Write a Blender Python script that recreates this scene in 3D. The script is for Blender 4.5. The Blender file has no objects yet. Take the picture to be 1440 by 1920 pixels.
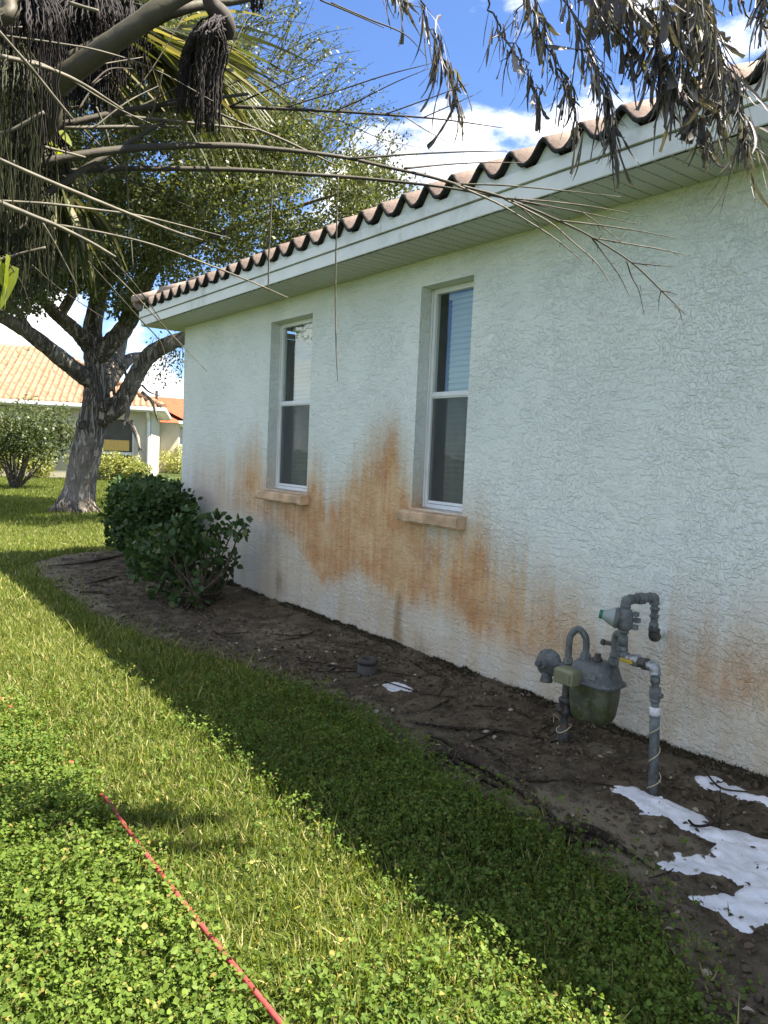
import bpy, math
import numpy as np
from mathutils import Vector, Matrix

rng = np.random.default_rng(7)
R = math.radians
sc = bpy.context.scene
col = sc.collection

# ------------------------------------------------------------------ camera
CAM = np.array([-3.327, 0.0, 1.4])
FOC = 1419.5                      # focal length in pixels of a 1440 x 1920 frame
YAW, PITCH, ROLL = 0.6408, 0.0759, -0.0438
fw = np.array([math.sin(YAW)*math.cos(PITCH), math.cos(YAW)*math.cos(PITCH), -math.sin(PITCH)])
_r = np.array([math.cos(YAW), -math.sin(YAW), 0.0]); _u = np.cross(_r, fw)
rt = math.cos(ROLL)*_r - math.sin(ROLL)*_u
up = math.sin(ROLL)*_r + math.cos(ROLL)*_u
cam = bpy.data.cameras.new('camera'); camo = bpy.data.objects.new('camera', cam); col.objects.link(camo)
camo.matrix_world = Matrix(((rt[0], up[0], -fw[0], CAM[0]), (rt[1], up[1], -fw[1], CAM[1]), (rt[2], up[2], -fw[2], CAM[2]), (0, 0, 0, 1)))
cam.sensor_fit = 'VERTICAL'; cam.sensor_height = 36.0; cam.lens = 36.0*FOC/1920.0
cam.clip_start = 0.05; cam.clip_end = 3000
sc.camera = camo

# ------------------------------------------------------------------ sky, sun, exposure
SUN = Vector((0.49, -0.43, 1.0)).normalized()          # direction towards the sun
SUN_EL = math.asin(SUN.z)
SUN_AZ = math.atan2(SUN.x, SUN.y)                      # clockwise from +Y
EXPOSURE = 2.3
SKY_STRENGTH = 0.15
SUN_STRENGTH = 4.3
world = bpy.data.worlds.new('World'); sc.world = world; world.use_nodes = True
wn, wl = world.node_tree.nodes, world.node_tree.links
wn.clear()
w_out = wn.new('ShaderNodeOutputWorld'); w_bg = wn.new('ShaderNodeBackground')
sky = wn.new('ShaderNodeTexSky'); sky.sky_type = 'NISHITA'; sky.sun_disc = False
sky.sun_elevation = SUN_EL; sky.sun_rotation = SUN_AZ
sky.air_density = 1.0; sky.dust_density = 0.0; sky.ozone_density = 2.0
w_bg.inputs['Strength'].default_value = SKY_STRENGTH
# cumulus clouds: noise on the sky direction, thicker towards the horizon
tc = wn.new('ShaderNodeTexCoord'); sep = wn.new('ShaderNodeSeparateXYZ'); wl.new(tc.outputs['Generated'], sep.inputs[0])
mp = wn.new('ShaderNodeMapping'); mp.inputs['Scale'].default_value = (1, 1, 1.9); mp.inputs['Location'].default_value = (2.86, 0.28, 0.70)
wl.new(tc.outputs['Generated'], mp.inputs[0])
n1 = wn.new('ShaderNodeTexNoise'); n1.inputs['Scale'].default_value = 2.1; n1.inputs['Detail'].default_value = 9; n1.inputs['Roughness'].default_value = 0.56
wl.new(mp.outputs[0], n1.inputs['Vector'])
el = wn.new('ShaderNodeMapRange'); el.inputs[1].default_value = 0.0; el.inputs[2].default_value = 0.75; el.inputs[3].default_value = 0.03; el.inputs[4].default_value = 0.0
wl.new(sep.outputs[2], el.inputs[0])
ad = wn.new('ShaderNodeMath'); ad.operation = 'ADD'; wl.new(n1.outputs[0], ad.inputs[0]); wl.new(el.outputs[0], ad.inputs[1])
cr = wn.new('ShaderNodeMapRange'); cr.interpolation_type = 'SMOOTHSTEP'; cr.inputs[1].default_value = 0.51; cr.inputs[2].default_value = 0.58
wl.new(ad.outputs[0], cr.inputs[0])
cshade = wn.new('ShaderNodeMapRange'); cshade.inputs[1].default_value = 0.53; cshade.inputs[2].default_value = 0.72; cshade.inputs[3].default_value = 1.0; cshade.inputs[4].default_value = 0.15
wl.new(ad.outputs[0], cshade.inputs[0])
cc = wn.new('ShaderNodeMix'); cc.data_type = 'RGBA'; cc.inputs[6].default_value = (1.35, 1.37, 1.42, 1); cc.inputs[7].default_value = (3.3, 3.25, 3.2, 1)
wl.new(cshade.outputs[0], cc.inputs[0])
mx = wn.new('ShaderNodeMix'); mx.data_type = 'RGBA'
tint = wn.new('ShaderNodeMix'); tint.data_type = 'RGBA'; tint.blend_type = 'MULTIPLY'; tint.inputs[0].default_value = 1.0; tint.inputs[7].default_value = (0.225, 0.265, 0.345, 1)
wl.new(sky.outputs[0], tint.inputs[6])
wl.new(cr.outputs[0], mx.inputs[0]); wl.new(tint.outputs[2], mx.inputs[6]); wl.new(cc.outputs[2], mx.inputs[7])
wl.new(mx.outputs[2], w_bg.inputs['Color']); wl.new(w_bg.outputs[0], w_out.inputs[0])
sun = bpy.data.lights.new('sun', 'SUN'); sun.energy = SUN_STRENGTH; sun.angle = R(0.53); sun.color = (1.0, 0.92, 0.78)
suno = bpy.data.objects.new('sun', sun); col.objects.link(suno)
suno.rotation_euler = SUN.to_track_quat('Z', 'Y').to_euler(); suno.location = (6, -4, 14)
sc.view_settings.view_transform = 'Standard'; sc.view_settings.look = 'None'
sc.view_settings.exposure = EXPOSURE; sc.view_settings.gamma = 1.0; sc.view_settings.use_curve_mapping = False
sc.render.engine = 'CYCLES'
sc.cycles.max_bounces = 10; sc.cycles.diffuse_bounces = 5; sc.cycles.transmission_bounces = 6; sc.cycles.transparent_max_bounces = 16
sc.cycles.use_denoising = True

# ------------------------------------------------------------------ helpers
def ray(x, y): return fw + rt*((x-720)/FOC) + up*((960-y)/FOC)
def P(x, y, D):                                   # point at distance D
    v = ray(x, y); return CAM + v/np.linalg.norm(v)*D
def PG(x, y, z=0.0):
    v = ray(x, y); return CAM + v*((z-CAM[2])/v[2])
def PW(x, y, X=0.0):
    v = ray(x, y); return CAM + v*((X-CAM[0])/v[0])

def tag(o, label=None, cat=None, group=None, kind=None):
    if label: o['label'] = label
    if cat: o['category'] = cat
    if group: o['group'] = group
    if kind: o['kind'] = kind
    return o
def empty(name, loc=(0, 0, 0), **k):
    o = bpy.data.objects.new(name, None); col.objects.link(o); o.location = loc; o.empty_display_size = 0.1
    return tag(o, **k)
def link_mesh(name, me, mat, parent=None, smooth=False, **k):
    o = bpy.data.objects.new(name, me); col.objects.link(o)
    if mat: me.materials.append(mat)
    if smooth: me.polygons.foreach_set('use_smooth', [True]*len(me.polygons))
    if parent is not None:
        o.parent = parent
        o.matrix_parent_inverse = parent_inv(parent)
    return tag(o, **k)
def parent_inv(p):
    # parts are modelled in world coordinates; only top-level empties carry a transform
    return (Matrix.Translation(p.location) @ p.rotation_euler.to_matrix().to_4x4()).inverted()
def np_mesh(name, V, F, mat, parent=None, smooth=False, attrs=None, **k):
    V = np.asarray(V, dtype=np.float32).reshape(-1, 3); me = bpy.data.meshes.new(name)
    if not isinstance(F, (list, tuple)): F = [F]
    F = [np.asarray(f, dtype=np.int32) for f in F if len(f)]
    nl = sum(f.size for f in F); nf = sum(len(f) for f in F)
    me.vertices.add(len(V)); me.vertices.foreach_set('co', V.ravel())
    me.loops.add(nl); me.polygons.add(nf)
    me.loops.foreach_set('vertex_index', np.concatenate([f.ravel() for f in F]))
    tot = np.concatenate([np.full(len(f), f.shape[1], dtype=np.int32) for f in F])
    st = np.zeros(nf, dtype=np.int32); st[1:] = np.cumsum(tot)[:-1]
    me.polygons.foreach_set('loop_start', st)
    try: me.polygons.foreach_set('loop_total', tot)
    except Exception: pass
    me.update(calc_edges=True)
    for an, av in (attrs or {}).items():
        at = me.attributes.new(an, 'FLOAT', 'POINT'); at.data.foreach_set('value', np.asarray(av, dtype=np.float32).ravel())
    me.validate()
    return link_mesh(name, me, mat, parent, smooth, **k)

class MB:
    def __init__(s): s.v = []; s.f = []
    def add(s, V, F):
        n = len(s.v); s.v += [tuple(map(float, p)) for p in V]; s.f += [tuple(i+n for i in f) for f in F]; return s
    def box(s, a, b, bev=0.0):
        x0, y0, z0 = [min(a[i], b[i]) for i in range(3)]; x1, y1, z1 = [max(a[i], b[i]) for i in range(3)]
        V = [(x0,y0,z0),(x1,y0,z0),(x1,y1,z0),(x0,y1,z0),(x0,y0,z1),(x1,y0,z1),(x1,y1,z1),(x0,y1,z1)]
        return s.add(V, [(0,3,2,1),(4,5,6,7),(0,1,5,4),(1,2,6,5),(2,3,7,6),(3,0,4,7)])
    def tube(s, pts, rad, n=8, cap=True):
        pts = [np.array(p, float) for p in pts]; m = len(pts)
        if not hasattr(rad, '__len__'): rad = [rad]*m
        t0 = pts[1]-pts[0]; t0 /= np.linalg.norm(t0)+1e-12
        a = np.array([0, 0, 1.0]) if abs(t0[2]) < .9 else np.array([1.0, 0, 0])
        nrm = np.cross(t0, a); nrm /= np.linalg.norm(nrm)
        V = []; 
        for i, p in enumerate(pts):
            t = pts[min(i+1, m-1)]-pts[max(i-1, 0)]; t = t/(np.linalg.norm(t)+1e-12)
            nrm = nrm - t*(nrm@t); nrm /= np.linalg.norm(nrm)+1e-12; b = np.cross(t, nrm)
            for k in range(n):
                an = 2*math.pi*k/n; V.append(p+(nrm*math.cos(an)+b*math.sin(an))*rad[i])
        F = []
        for i in range(m-1):
            for k in range(n):
                F.append((i*n+k, i*n+(k+1) % n, (i+1)*n+(k+1) % n, (i+1)*n+k))
        if cap: F += [tuple(range(n))[::-1], tuple((m-1)*n+k for k in range(n))]
        return s.add(V, F)
    def lathe(s, prof, c, axis=(0, 0, 1), n=20):
        # prof: list of (radius, height along axis)
        ax = np.array(axis, float); ax /= np.linalg.norm(ax)
        a = np.array([0, 0, 1.0]) if abs(ax[2]) < .9 else np.array([1.0, 0, 0])
        e1 = np.cross(ax, a); e1 /= np.linalg.norm(e1); e2 = np.cross(ax, e1); c = np.array(c, float)
        V = [c+ax*h+(e1*math.cos(2*math.pi*k/n)+e2*math.sin(2*math.pi*k/n))*max(r, 1e-4) for r, h in prof for k in range(n)]
        m = len(prof)
        F = [(i*n+k, i*n+(k+1) % n, (i+1)*n+(k+1) % n, (i+1)*n+k) for i in range(m-1) for k in range(n)]
        F += [tuple(range(n))[::-1], tuple((m-1)*n+k for k in range(n))]
        return s.add(V, F)
    def loft(s, rings, cap=True):
        n = len(rings[0]); V = [p for r in rings for p in r]; m = len(rings)
        F = [(i*n+k, i*n+(k+1) % n, (i+1)*n+(k+1) % n, (i+1)*n+k) for i in range(m-1) for k in range(n)]
        if cap: F += [tuple(range(n))[::-1], tuple((m-1)*n+k for k in range(n))]
        return s.add(V, F)
    def mesh(s, name):
        me = bpy.data.meshes.new(name); me.from_pydata(s.v, [], s.f); me.update(); return me
    def build(s, name, mat, parent=None, smooth=False, bevel=0.0, **k):
        o = link_mesh(name, s.mesh(name), mat, parent, smooth, **k)
        if bevel:
            b = o.modifiers.new('bevel', 'BEVEL'); b.width = bevel; b.segments = 2; b.limit_method = 'ANGLE'
        return o

def spline(pts, n=6):
    p = [np.array(q, float) for q in pts]
    if len(p) < 3: return [p[0]+(p[-1]-p[0])*i/n for i in range(n+1)]
    p = [2*p[0]-p[1]]+p+[2*p[-1]-p[-2]]; out = []
    for i in range(1, len(p)-2):
        for k in range(n):
            t = k/n; a, b, c, d = p[i-1], p[i], p[i+1], p[i+2]
            out.append(0.5*((2*b)+(-a+c)*t+(2*a-5*b+4*c-d)*t*t+(-a+3*b-3*c+d)*t**3))
    out.append(p[-2]); return out
def vnoise(x, y, seed=0):
    x = np.asarray(x, float); y = np.asarray(y, float)
    xi = np.floor(x).astype(np.int64); yi = np.floor(y).astype(np.int64); fx = x-xi; fy = y-yi
    fx = fx*fx*(3-2*fx); fy = fy*fy*(3-2*fy)
    def h(a, b):
        n = (a*374761393+b*668265263+seed*982451653) & 0x7fffffff; n = ((n ^ (n >> 13))*1274126177) & 0x7fffffff
        return ((n ^ (n >> 16)) & 0xffff)/65535.0
    return (h(xi, yi)*(1-fx)+h(xi+1, yi)*fx)*(1-fy)+(h(xi, yi+1)*(1-fx)+h(xi+1, yi+1)*fx)*fy
def fbm(x, y, o=4, seed=0):
    s = 0; a = .5
    for i in range(o): s = s+a*vnoise(np.asarray(x)*2**i, np.asarray(y)*2**i, seed+i*17); a *= .5
    return s/(1-.5**o)
def sstep(a, b, x): t = np.clip((x-a)/(b-a), 0, 1); return t*t*(3-2*t)
def rotm(yaw, pitch, roll):
    cy, sy, cp, sp, cr_, sr = np.cos(yaw), np.sin(yaw), np.cos(pitch), np.sin(pitch), np.cos(roll), np.sin(roll)
    z = np.zeros_like(cy); o = np.ones_like(cy)
    def st(*r): return np.stack([np.stack(q, -1) for q in r], -2)
    Rz = st((cy, -sy, z), (sy, cy, z), (z, z, o)); Rx = st((o, z, z), (z, cp, -sp), (z, sp, cp)); Ry = st((cr_, z, sr), (z, o, z), (-sr, z, cr_))
    return Rz @ Rx @ Ry
def basis_from(d, spin):
    d = d/(np.linalg.norm(d, axis=1, keepdims=True)+1e-9)
    a = np.where(np.abs(d[:, 2:3]) < .9, np.array([[0, 0, 1.0]]), np.array([[1.0, 0, 0]]))
    e = np.cross(d, a); e /= np.linalg.norm(e, axis=1, keepdims=True); g = np.cross(e, d)
    c, s = np.cos(spin)[:, None], np.sin(spin)[:, None]
    return np.stack([e*c+g*s, d, -e*s+g*c], -1)              # columns: x, y (along), z
def scatter(TV, TF, pos, Rm, scl):
    TV = np.asarray(TV, float); scl = np.asarray(scl, float)
    if scl.ndim == 1: scl = np.repeat(scl[:, None], 3, 1)
    V = np.einsum('nij,nkj->nki', Rm, TV[None]*scl[:, None, :])+pos[:, None, :]
    n, k = len(pos), len(TV)
    return V.reshape(-1, 3), [(np.asarray(f)[None]+(np.arange(n)*k)[:, None, None]).reshape(-1, len(f[0])) for f in TF]
LEAF8 = ([(0,0,0),(-.28,.22,.05),(-.34,.55,.06),(0,1,-.06),(.34,.55,.06),(.28,.22,.05),(0,.25,-.02),(0,.6,-.02)],
         [[(0,6,1),(0,5,6),(7,3,2),(7,4,3)], [(6,7,2,1),(6,5,4,7)]])
LEAF4 = ([(0,0,0),(-.3,.5,.04),(0,1,0),(.3,.5,.04)], [[(0,3,2,1)]])
BLADE = ([(-.5,0,0),(.5,0,0),(-.42,.0,.5),(.42,.0,.5),(0,.32,1)], [[(0,1,3,2)], [(2,3,4)]])

# ------------------------------------------------------------------ materials
class N:
    def __init__(s, name):
        s.m = bpy.data.materials.new(name); s.m.use_nodes = True; s.t = s.m.node_tree; s.t.nodes.clear()
        s.out = s.t.nodes.new('ShaderNodeOutputMaterial')
    def n(s, typ, ins=None, **k):
        nd = s.t.nodes.new('ShaderNode'+typ)
        for a, b in k.items(): setattr(nd, a, b)
        for a, b in (ins or {}).items():
            if isinstance(b, bpy.types.NodeSocket): s.t.links.new(b, nd.inputs[a])
            else: nd.inputs[a].default_value = b
        return nd
    def co(s, kind='Object', scale=(1, 1, 1), loc=(0, 0, 0), rot=(0, 0, 0)):
        t = s.n('TexCoord'); return s.n('Mapping', {0: t.outputs[kind], 'Scale': scale, 'Location': loc, 'Rotation': rot}).outputs[0]
    def noise(s, vec, scale, detail=4, rough=.55, dist=0.0): return s.n('TexNoise', {'Vector': vec, 'Scale': scale, 'Detail': detail, 'Roughness': rough, 'Distortion': dist}).outputs[0]
    def ramp(s, fac, a, b, c=0.0, d=1.0, smooth=True):
        nd = s.n('MapRange', {0: fac, 1: a, 2: b, 3: c, 4: d})
        if smooth: nd.interpolation_type = 'SMOOTHSTEP'
        return nd.outputs[0]
    def mix(s, fac, a, b, mode='MIX'):
        nd = s.n('Mix'); nd.data_type = 'RGBA'; nd.blend_type = mode
        for i, v in ((0, fac), (6, a), (7, b)):
            if isinstance(v, bpy.types.NodeSocket): s.t.links.new(v, nd.inputs[i])
            else: nd.inputs[i].default_value = v if i == 0 else (*v, 1)
        return nd.outputs[2]
    def math(s, op, a, b=0.0, c=None):
        ins = {0: a, 1: b}
        if c is not None: ins[2] = c
        return s.n('Math', ins, operation=op).outputs[0]
    def attr(s, name): return s.n('Attribute', attribute_name=name).outputs['Fac']
    def island(s): return s.n('NewGeometry').outputs['Random Per Island']
    def bump(s, h, strength=1.0, dist=0.01): return s.n('Bump', {'Height': h, 'Strength': strength, 'Distance': dist}).outputs[0]
    def bsdf(s, base, rough=.7, normal=None, metal=0.0, spec=.5, **k):
        ins = {'Roughness': rough, 'Metallic': metal, 'Specular IOR Level': spec}
        ins['Base Color'] = base if isinstance(base, bpy.types.NodeSocket) else (*base, 1)
        if normal is not None: ins['Normal'] = normal
        ins.update(k); b = s.n('BsdfPrincipled', ins); return b.outputs[0]
    def done(s, sh): s.t.links.new(sh, s.out.inputs[0]); return s.m

def plain(name, base, rough=.6, var=.25, scale=8, metal=0.0, bump=0.0, bscale=60, spec=.4, dark=None):
    m = N(name); c = m.co(); f = m.noise(c, scale, 5)
    b = m.mix(m.ramp(f, .3, .7), tuple(x*(1-var) for x in base), tuple(min(x*(1+var), .95) for x in base))
    if dark: b = m.mix(m.ramp(m.noise(c, scale*.6, 6, .7), .5, .72), b, dark)
    nrm = m.bump(m.noise(c, bscale, 4), .6, bump) if bump else None
    return m.done(m.bsdf(b, m.ramp(f, .2, .8, max(rough-.12, .05), min(rough+.12, 1)), nrm, metal, spec))
def leafy(name, dark, light, dry=None, dryamt=.1, trans=.35, rough=.45, spec=.35, scale=.6):
    m = N(name); i = m.island(); c = m.co('Object'); f = m.noise(c, scale, 3)
    fac = m.math('MULTIPLY_ADD', i, .65, m.math('MULTIPLY', m.ramp(f, .3, .7), .35))
    b = m.mix(fac, dark, light)
    if dry:
        j = m.math('FRACT', m.math('MULTIPLY', i, 37.7)); b = m.mix(m.ramp(j, 1-dryamt, 1-dryamt*.6, smooth=False), b, dry)
    p = m.bsdf(b, rough, None, 0, spec)
    tr = m.n('BsdfTranslucent', {'Color': m.mix(1.0, b, (1.35, 1.35, .55), 'MULTIPLY')}).outputs[0]
    return m.done(m.n('MixShader', {0: trans, 1: p, 2: tr}).outputs[0])
def bark(name, a, b, scale=7, depth=.03, stretch=.16):
    m = N(name); c = m.co('Object', (1, 1, stretch)); n0 = m.noise(c, scale*1.5, 8, .62, .9)
    rdg = m.math('ABSOLUTE', m.math('SUBTRACT', n0, .5)); fur = m.ramp(rdg, .0, .11); f = m.noise(m.co(), scale*6, 5, .65); g = m.noise(m.co(), 1.1, 4)
    h = m.math('ADD', fur, m.math('MULTIPLY', f, .5))
    base = m.mix(m.ramp(h, .25, 1.3), a, b); base = m.mix(m.ramp(g, .48, .70, 0, .55), base, tuple(x*1.5 for x in b))
    return m.done(m.bsdf(base, .92, m.bump(h, 1.0, depth), 0, .15))

def mat_stucco():
    m = N('stucco_paint'); c = m.co('Object')
    paint = m.mix(m.ramp(m.noise(c, 1.1, 5), .35, .7), (.695, .735, .68), (.755, .79, .735))
    # darker tint high on the wall, lime-wash and rust from the sprinkler water low on it
    pos = m.n('SeparateXYZ', {0: c}).outputs
    streak = m.noise(m.co('Object', (1, 9, .55)), 2.2, 6, .62)
    fine = m.noise(c, 34, 4, .6)
    rust = m.attr('rust'); pale = m.attr('pale'); brown = m.attr('brown'); grime_and_tone = m.attr('grime_and_tone')
    fs = m.math('SUBTRACT', fine, .5)
    rf = m.ramp(m.math('MULTIPLY', rust, m.math('ADD', 1.0, m.math('MULTIPLY', fs, 1.2))), 0, .92, smooth=False)
    pl = m.ramp(m.math('MULTIPLY', pale, m.math('ADD', 1.0, m.math('MULTIPLY', fs, 1.0))), 0, 1, smooth=False)
    b = m.mix(m.math('MULTIPLY', pl, .9), paint, (.55, .475, .335))
    orange = m.mix(m.ramp(m.math('ADD', m.noise(c, 3.0, 5, .6), m.math('MULTIPLY', m.math('SUBTRACT', streak, .5), .5)), .32, .68), (.50, .25, .10), (.66, .45, .24))
    b = m.mix(m.math('MULTIPLY', rf, .95), b, orange)
    br = m.math('MULTIPLY', m.ramp(m.math('ADD', brown, m.math('MULTIPLY', m.math('SUBTRACT', streak, .5), .9)), .25, .9), m.ramp(brown, 0, .3))
    b = m.mix(m.math('MULTIPLY', br, .75), b, (.27, .17, .07))
    gr = m.math('MULTIPLY', m.ramp(m.math('ADD', grime_and_tone, m.math('MULTIPLY', m.math('SUBTRACT', fine, .5), .8)), .25, .95), .7)
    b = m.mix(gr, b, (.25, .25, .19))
    # skip-trowel relief: flat islands with raised rims
    wob = m.n('TexNoise', {'Vector': c, 'Scale': 16.0, 'Detail': 3.0}).outputs[1]
    dvo = m.n('VectorMath', {0: wob, 1: (.05, .05, .05), 2: c}, operation='MULTIPLY_ADD').outputs[0]
    big = m.noise(c, 3.2, 3); a1 = m.noise(dvo, 46, 2.2, .5, .25); a2 = m.noise(dvo, 90, 2, .5)
    thr = m.math('MULTIPLY_ADD', big, .22, m.math('SUBTRACT', a1, .11))       # broader smooth islands in places
    isl = m.ramp(thr, .44, .55); lip = m.math('SUBTRACT', m.ramp(thr, .49, .55), m.ramp(thr, .55, .68))
    drag = m.ramp(m.noise(m.co('Object', (1, .5, 2.2), rot=(.35, 0, 0)), 15, 4, .6, .5), .52, .60)
    h = m.math('ADD', m.math('MULTIPLY', isl, .8), m.math('MULTIPLY', lip, .35))
    h = m.math('MULTIPLY', h, m.ramp(m.noise(c, 2.3, 4, .6), .34, .62, .45, 1.15))
    h = m.math('ADD', h, m.math('MULTIPLY', drag, .7)); h = m.math('ADD', h, m.math('MULTIPLY', a2, .25))
    return m.done(m.bsdf(b, .85, m.bump(h, 1.0, .0036), 0, .25))

M = {}
M['stucco'] = mat_stucco()
M['trim_stucco'] = plain('trim_stucco', (.52, .57, .53), .85, .10, 5, bump=.004, bscale=45)
M['fascia'] = plain('fascia_paint', (.68, .70, .675), .5, .07, 3, dark=(.45, .47, .43))
M['closure'] = plain('eave_mortar', (.62, .66, .62), .8, .08, 4, bump=.002)
M['white_metal'] = plain('white_aluminium', (.70, .72, .71), .45, .05, 9)
M['dark'] = plain('dark_rubber', (.02, .02, .02), .8, .3)
def mat_soffit():
    m = N('soffit_vinyl'); c = m.co('Object'); s = m.n('SeparateXYZ', {0: c}).outputs
    a = m.math('SINE', m.math('MULTIPLY', m.math('ADD', s[1], m.math('MULTIPLY', s[0], .35)), 520.0)); d = m.math('SINE', m.math('MULTIPLY', s[0], 330.0))
    slot = m.math('MULTIPLY', m.ramp(a, .25, .6), m.ramp(d, -.3, 0))
    b = m.mix(m.ramp(m.noise(c, 2, 5), .3, .7), (.50, .53, .46), (.57, .60, .53))
    b = m.mix(m.math('MULTIPLY', slot, .55), b, (.16, .17, .14))
    return m.done(m.bsdf(b, .55, None, 0, .3))
M['soffit'] = mat_soffit()
def mat_tile(name, a, b, edge=True):
    m = N(name); c = m.co('Object'); i = m.n('ObjectInfo').outputs['Random']
    base = m.mix(i, a, b); base = m.mix(m.ramp(m.noise(c, 9, 6, .65), .35, .75), base, tuple(x*.72 for x in a))
    if edge:   # black algae grown over the drip end of the tile
        s = m.n('SeparateXYZ', {0: c}).outputs
        e = m.math('ADD', s[0], m.math('MULTIPLY', m.noise(c, 30, 4), .05))
        base = m.mix(m.ramp(e, .022, .045, .9, 0), base, (.03, .028, .025))
    return m.done(m.bsdf(base, .85, m.bump(m.noise(c, 70, 4), .7, .004), 0, .25))
M['tile'] = mat_tile('clay_tile', (.33, .245, .195), (.43, .33, .265))
M['tile_cap'] = mat_tile('hip_cap_clay', (.33, .245, .195), (.43, .33, .265), False)
M['tile_far'] = mat_tile('neighbour_clay', (.26, .155, .095), (.36, .225, .145), False)
M['felt'] = plain('roof_felt', (.10, .08, .07), .9)
M['sill'] = plain('stained_sill', (.54, .37, .225), .9, .3, 7, bump=.006, bscale=60, dark=(.24, .21, .15))
M['blind'] = plain('blind_vinyl', (.80, .79, .72), .5, .05, 3)
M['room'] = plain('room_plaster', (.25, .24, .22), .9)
def mat_glass():
    m = N('window_glass'); g = m.n('BsdfGlossy', {'Color': (.95, .97, 1, 1), 'Roughness': .015, 'Normal': m.bump(m.noise(m.co(), 1.5, 2), .25, .02)}).outputs[0]
    t = m.n('BsdfTransparent', {'Color': (.82, .86, .84, 1)}).outputs[0]
    fc = m.math('POWER', m.n('LayerWeight', {'Blend': .5}).outputs['Facing'], 3.0)
    return m.done(m.n('MixShader', {0: m.math('MULTIPLY_ADD', fc, .40, .05), 1: t, 2: g}).outputs[0])
M['glass'] = mat_glass()
def mat_screen():
    m = N('insect_screen'); g = m.bsdf((.09, .095, .09), .55, None, 0, .4)
    t = m.n('BsdfTransparent', {'Color': (1, 1, 1, 1)}).outputs[0]
    c = m.noise(m.co('Object', (1, 1, .3)), 5, 5)
    return m.done(m.n('MixShader', {0: m.ramp(c, .3, .8, .30, .46), 1: t, 2: g}).outputs[0])
M['screen'] = mat_screen()
def mat_lawn():
    m = N('lawn_earth'); c = m.co('Object'); f = m.noise(c, 3, 6, .6); g = m.noise(c, .35, 4); k = m.noise(c, 60, 4, .7)
    b = m.mix(m.ramp(f, .35, .68), (.022, .032, .01), (.055, .062, .02)); b = m.mix(m.ramp(g, .4, .65), b, (.06, .09, .02)); b = m.mix(m.ramp(k, .55, .75, 0, .6), b, (.10, .085, .04))
    return m.done(m.bsdf(b, .95, m.bump(k, 1, .02), 0, .1))
M['lawn'] = mat_lawn()
def mat_soil():
    m = N('bed_soil'); c = m.co('Object'); f = m.noise(c, 7, 8, .68); g = m.noise(c, 45, 6, .7); k = m.noise(c, 160, 3, .7)
    sand = m.attr('sand')
    b = m.mix(m.ramp(f, .32, .68), (.068, .053, .034), (.18, .145, .095))
    b = m.mix(m.math('MULTIPLY', m.ramp(m.math('ADD', sand, m.math('MULTIPLY', m.math('SUBTRACT', f, .5), 1.2)), .3, .85), .85), b, (.28, .235, .155))
    b = m.mix(m.ramp(g, .56, .72, 0, .75), b, (.03, .024, .015)); b = m.mix(m.ramp(k, .66, .74, 0, .6), b, (.30, .26, .20))
    h = m.math('ADD', g, m.math('MULTIPLY', k, .4))
    return m.done(m.bsdf(b, .95, m.bump(h, 1, .02), 0, .15))
M['soil'] = mat_soil()
def mat_foam():
    m = N('soap_foam'); c = m.co('Object'); v = m.n('TexVoronoi', {'Vector': c, 'Scale': 140.0}).outputs[0]; f = m.noise(c, 9, 6, .6); k = m.noise(c, 55, 5, .7)
    b = m.mix(m.ramp(f, .35, .7), (.62, .63, .64), (.82, .83, .84))
    p = m.bsdf(b, .4, m.bump(m.math('ADD', m.math('MULTIPLY', v, .4), f), .5, .006), 0, .4)
    cov = m.ramp(m.math('ADD', m.attr('film'), m.math('MULTIPLY', m.math('SUBTRACT', k, .5), .7)), .08, .55)   # thin film breaks up at its rim
    return m.done(m.n('MixShader', {0: cov, 1: m.n('BsdfTransparent').outputs[0], 2: p}).outputs[0])
M['foam'] = mat_foam()
M['grass'] = leafy('grass_blades', (.07, .105, .018), (.205, .25, .05), (.40, .36, .16), .20, .42, .5, .3, 1.2)
M['grass_far'] = leafy('grass_far', (.075, .11, .02), (.18, .215, .045), (.28, .26, .10), .12, .42, .55, .25, .5)
M['weed'] = leafy('ground_weed', (.045, .09, .014), (.175, .25, .045), (.28, .24, .07), .07, .40, .55, .18, 1.6)
M['hedge'] = leafy('hedge_leaf', (.022, .05, .014), (.062, .11, .03), (.12, .15, .05), .06, .22, .5, .3, 2)
M['oak_leaf'] = leafy('oak_leaf', (.042, .06, .02), (.145, .16, .058), (.19, .19, .085), .06, .34, .45, .35, .5)
M['yellow_leaf'] = leafy('golden_shrub_leaf', (.11, .15, .03), (.36, .36, .10), (.55, .52, .30), .15, .35, .5)
M['crepe_leaf'] = leafy('shrub_leaf', (.04, .065, .02), (.10, .12, .04), None, 0, .3, .5)
M['bark'] = bark('oak_bark', (.09, .075, .062), (.34, .30, .25), 7, .03)
M['twig_bark'] = bark('twig_bark', (.028, .021, .014), (.09, .07, .048), 25, .004)
M['stem_bark'] = bark('shrub_bark', (.08, .065, .05), (.20, .17, .13), 20, .01)

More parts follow.
